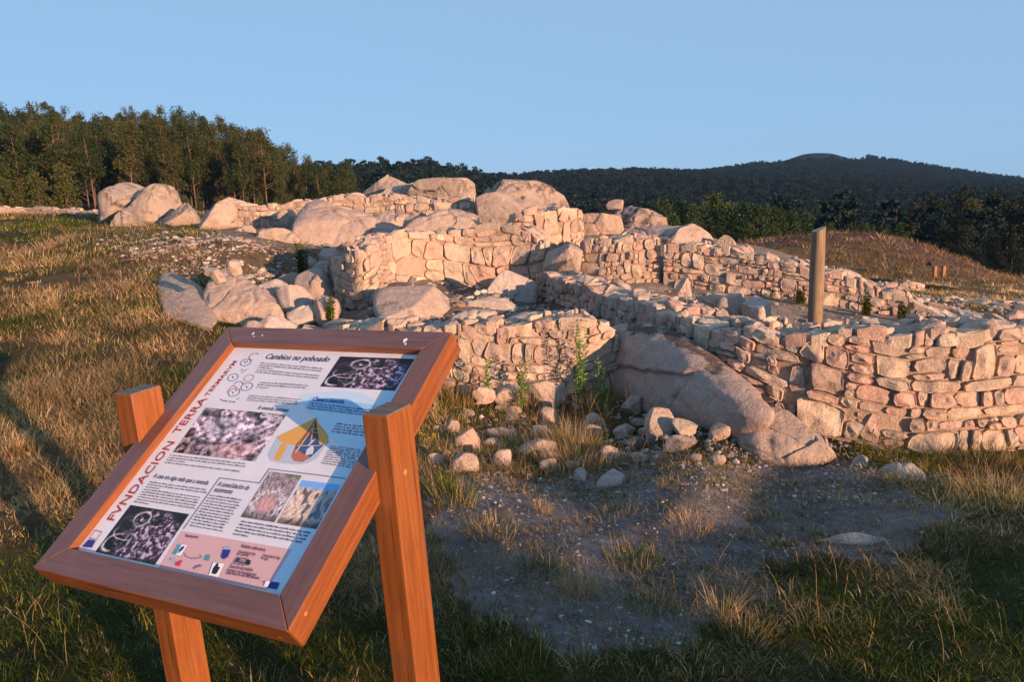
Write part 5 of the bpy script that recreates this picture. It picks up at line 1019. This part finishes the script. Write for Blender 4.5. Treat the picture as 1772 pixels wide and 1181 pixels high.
for ri, (d0, nrow) in list(enumerate(rows_))[::-1]:
    for i in range(nrow):
        px = -110+720*(i+random.uniform(.1, .9))/nrow; d = d0+random.uniform(-6, 6); q = P(px, 330, d); x, y = q[0], q[1]; z = tz(x, y)
        if cnt >= 296: continue
        ztop = P(px, skytop(px)+random.choice([-6, 0, 6, 12, 18]), d)[2]; h = ztop-z if ri >= 6 else random.uniform(9, 13)*(.75 if px > 480 else 1.); h = min(h, 19, ztop-z+.5)
        if h < 4.5: continue
        plant_tree(EUC[random.randrange(9)], x, y, z-.3, h, 'eucalyptus_tree', 'tall eucalyptus with a bare pale trunk and ragged crown in the wood on the left', 'trees of the eucalyptus wood'); cnt += 1
for i in range(40):
    px = -60+260*i/25+random.uniform(-8, 8) if i < 18 else 190+430*(i-18)/22+random.uniform(-8, 8); d = random.uniform(94, 106); q = P(px, 340, d); z = tz(q[0], q[1]); plant_tree(YOUNG[i % 4], q[0], q[1], z-.3, random.uniform(3.5, 6.5) if i < 18 else random.uniform(2, 3.5), 'young_tree', 'young olive green tree at the near edge of the wood on the left', 'young trees along the edge of the wood')
for i, (px, pt_y, d) in enumerate([(1122, 356, 86), (1150, 345, 84), (1178, 352, 88), (1200, 362, 80), (1218, 356, 90), (1242, 340, 84), (1262, 356, 82), (1285, 354, 88), (1305, 362, 80), (1328, 358, 86), (1352, 364, 82), (1374, 368, 86), (1392, 374, 84), (1165, 376, 76), (1230, 380, 76), (1290, 384, 76), (1340, 388, 76), (1378, 390, 78)]):
    q = P(px, pt_y, d); z = tz(q[0], q[1]); plant_tree(PINE[i % 5], q[0], q[1], z-.2, q[2]-z+.2, 'pine_tree', 'bushy green pine in the row behind the bedrock ridge', 'pines behind the bedrock ridge')
for i, (px, pt_y, d) in enumerate([(1440, 388, 84), (1470, 392, 86), (1525, 396, 82), (1560, 392, 86), (1500, 390, 92)]):
    q = P(px, pt_y, d); z = tz(q[0], q[1]); plant_tree(PINE[i % 5], q[0], q[1], z-.2, q[2]-z+.2, 'pine_tree', 'low pine showing just over the top of the heather mound', 'low pines behind the heather mound')
for i, (px, pt_y, d) in enumerate([(1585, 360, 118), (1612, 340, 126), (1640, 352, 118), (1668, 330, 130), (1690, 345, 118), (1720, 338, 124), (1748, 352, 116), (1772, 340, 122), (1800, 345, 118), (1560, 376, 120), (1630, 392, 98), (1675, 396, 96), (1715, 402, 92), (1755, 408, 90), (1790, 404, 92), (1690, 432, 78), (1730, 440, 76), (1768, 446, 74)]):
    q = P(px, pt_y, d); z = tz(q[0], q[1]); plant_tree((DARK+EUC[:2])[i % 5] if i < 10 else DARK[i % 4], q[0], q[1], z-.2, q[2]-z+.2, 'dark_tree', 'tall dark tree at the right edge beyond the heather mound', 'dark trees beyond the heather mound')

NTH = 'first second third fourth fifth sixth seventh eighth ninth tenth eleventh twelfth thirteenth fourteenth fifteenth sixteenth seventeenth eighteenth'.split()
for grp, txt in (('pines behind the bedrock ridge', 'bushy green pine behind the bedrock ridge, %s from the left of its row'), ('low pines behind the heather mound', 'low pine peeping over the heather mound, %s from the left of five'), ('dark trees beyond the heather mound', 'dark tree beyond the heather mound at the right, %s from the left')):
    row = sorted([o for o in bpy.data.objects if o.get('group') == grp], key=lambda o: o.location.x/o.location.y)
    for o, nth in zip(row, NTH): o['label'] = txt % nth
# ------------------------------------------------------------------ the far woods: one mass of small trees
def far_proto(seed, kind):
    global RNG; keep = RNG; RNG = np.random.default_rng(seed); r = RNG; cl = []
    if kind:
        for i in range(7): t = .4+.6*i/7; cl.append((r.normal(size=3)*np.array([.06, .06, .02])+np.array([0, 0, t]), np.array([.13, .13, .10])*(1.25-.55*t), 80))
    else:
        for i in range(7): t = .15+.8*i/7; cl.append((r.normal(size=3)*np.array([.05, .05, .02])+np.array([0, 0, t]), np.array([.24, .24, .10])*(1.1-t), 80))
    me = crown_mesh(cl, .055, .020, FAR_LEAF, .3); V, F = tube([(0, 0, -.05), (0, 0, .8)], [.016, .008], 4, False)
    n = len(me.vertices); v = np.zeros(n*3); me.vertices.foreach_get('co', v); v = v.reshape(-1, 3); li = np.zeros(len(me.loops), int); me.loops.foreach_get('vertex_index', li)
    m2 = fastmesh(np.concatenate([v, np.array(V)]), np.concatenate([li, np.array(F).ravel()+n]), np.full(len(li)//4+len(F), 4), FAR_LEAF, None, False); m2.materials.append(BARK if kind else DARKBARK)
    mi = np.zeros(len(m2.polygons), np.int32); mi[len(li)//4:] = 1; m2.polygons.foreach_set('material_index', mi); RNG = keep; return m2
pc = bpy.data.collections.new('far_tree_kinds')
for i in range(6): pc.objects.link(bpy.data.objects.new('far_tree', far_proto(500+i, i % 2)))
def scatter(name, pts, sc, rot, idx, coll, label):
    me = bpy.data.meshes.new(name); me.from_pydata([tuple(map(float, p)) for p in pts], [], [])
    for nm, ty, arr in (('sc', 'FLOAT_VECTOR', sc), ('rot', 'FLOAT_VECTOR', rot), ('idx', 'INT', idx)):
        at = me.attributes.new(nm, ty, 'POINT'); at.data.foreach_set('vector' if ty == 'FLOAT_VECTOR' else 'value', np.asarray(arr).ravel())
    o = link(name, me); o['kind'] = 'stuff'; o['label'] = label; o['category'] = 'forest'
    g = bpy.data.node_groups.new('scatter', 'GeometryNodeTree'); g.interface.new_socket('Geometry', in_out='INPUT', socket_type='NodeSocketGeometry'); g.interface.new_socket('Geometry', in_out='OUTPUT', socket_type='NodeSocketGeometry')
    N = g.nodes; gi = N.new('NodeGroupInput'); go = N.new('NodeGroupOutput'); ip = N.new('GeometryNodeInstanceOnPoints'); ci = N.new('GeometryNodeCollectionInfo'); ci.inputs[0].default_value = coll; ci.inputs['Separate Children'].default_value = True; ci.inputs['Reset Children'].default_value = True
    def na(nm, ty): a = N.new('GeometryNodeInputNamedAttribute'); a.data_type = ty; a.inputs[0].default_value = nm; return a.outputs[0]
    L = g.links; L.new(gi.outputs[0], ip.inputs['Points']); L.new(ci.outputs[0], ip.inputs['Instance']); ip.inputs['Pick Instance'].default_value = True; L.new(na('idx', 'INT'), ip.inputs['Instance Index']); L.new(na('sc', 'FLOAT_VECTOR'), ip.inputs['Scale'])
    e2r = N.new('FunctionNodeEulerToRotation'); L.new(na('rot', 'FLOAT_VECTOR'), e2r.inputs[0]); L.new(e2r.outputs[0], ip.inputs['Rotation']); L.new(ip.outputs[0], go.inputs[0]); md = o.modifiers.new('scatter', 'NODES'); md.node_group = g; return o
n = 30000; azs = RNG.uniform(R(-38), R(38), n); ds = np.sqrt(RNG.uniform(110**2, 1480**2, n)); x, y = ds*np.sin(azs), ds*np.cos(azs); z = terrain0(x, y); px, py, f = pix(x, y, z)
ok = (px > -250) & (px < 2050) & ~((px < 560) & (ds < 225)) & ~((px < 1100) & (ds < 170)) & ~((np.hypot((px-1408)/100, (ds-1400)/160) < 1)) & (RNG.random(n) < np.where(ds > 700, 1., .9)) & ~((px < 900) & (ds > 800))
x, y, z, ds = x[ok], y[ok], z[ok], ds[ok]; m = len(x); h = RNG.uniform(7, 13, m)
scatter('far_forest', np.stack([x, y, z-.3], 1), np.stack([h, h, h], 1)*np.stack([RNG.uniform(.9, 1.4, m)]*2+[np.ones(m)], 1), np.stack([np.zeros(m), np.zeros(m), RNG.uniform(0, 6.28, m)], 1), RNG.integers(0, 6, m), pc, 'dark forest covering the far hills')
print('EUC', cnt, 'FAR', m, 'STONES', len([o for o in bpy.data.objects if o.name.startswith('stone') and o.type == 'MESH']))
# pylon on the hillside
pp = P(1395, 352, 700); pz = tz(pp[0], pp[1]); ptop_ = P(1395, 334, 700)[2]; V = []; F = []
def strut(a, b, r):
    v, f = tube([a, b], [r, r], 4, False); o = len(V); V.extend(v); F.extend([tuple(k+o for k in g) for g in f])
H_ = ptop_-pz
for sx in (-1, 1):
    for sy in (-1, 1): strut((sx*1.6, sy*1.6, 0), (sx*.35, sy*.35, H_), .16)
for k in range(6):
    a, b = k/6, (k+1)/6; w0, w1 = 1.6-1.25*a, 1.6-1.25*b
    for s_ in (-1, 1): strut((-w0, s_*w0, a*H_), (w1, s_*w1, b*H_), .09); strut((s_*w0, w0, a*H_), (s_*w1, -w1, b*H_), .09)
for zz in (.8, .93): strut((-2.4, 0, zz*H_), (2.4, 0, zz*H_), .13)
tag(link('pylon', mesh(V, F, flat('galvanised_steel', (.55, .55, .56), .5), False), None, (pp[0], pp[1], pz)), 'pale lattice pylon standing small on the dark forested hillside', 'pylon')

# ------------------------------------------------------------------ thin evening air
def haze():
    V, F = box(-1900, 1900, -60, 1800, -95, 75); m = bpy.data.materials.new('haze_air'); m.use_nodes = True; n = m.node_tree.nodes; n.remove(n['Principled BSDF'])
    v = n.new('ShaderNodeVolumePrincipled'); v.inputs['Density'].default_value = .00007; v.inputs['Color'].default_value = (.26, .55, 1., 1); m.node_tree.links.new(v.outputs[0], n['Material Output'].inputs['Volume'])
    o = link('haze', mesh(V, F, m, False)); o['kind'] = 'stuff'; o['label'] = 'thin bluish evening air between the ruins and the far hills'; o['category'] = 'haze'
haze()
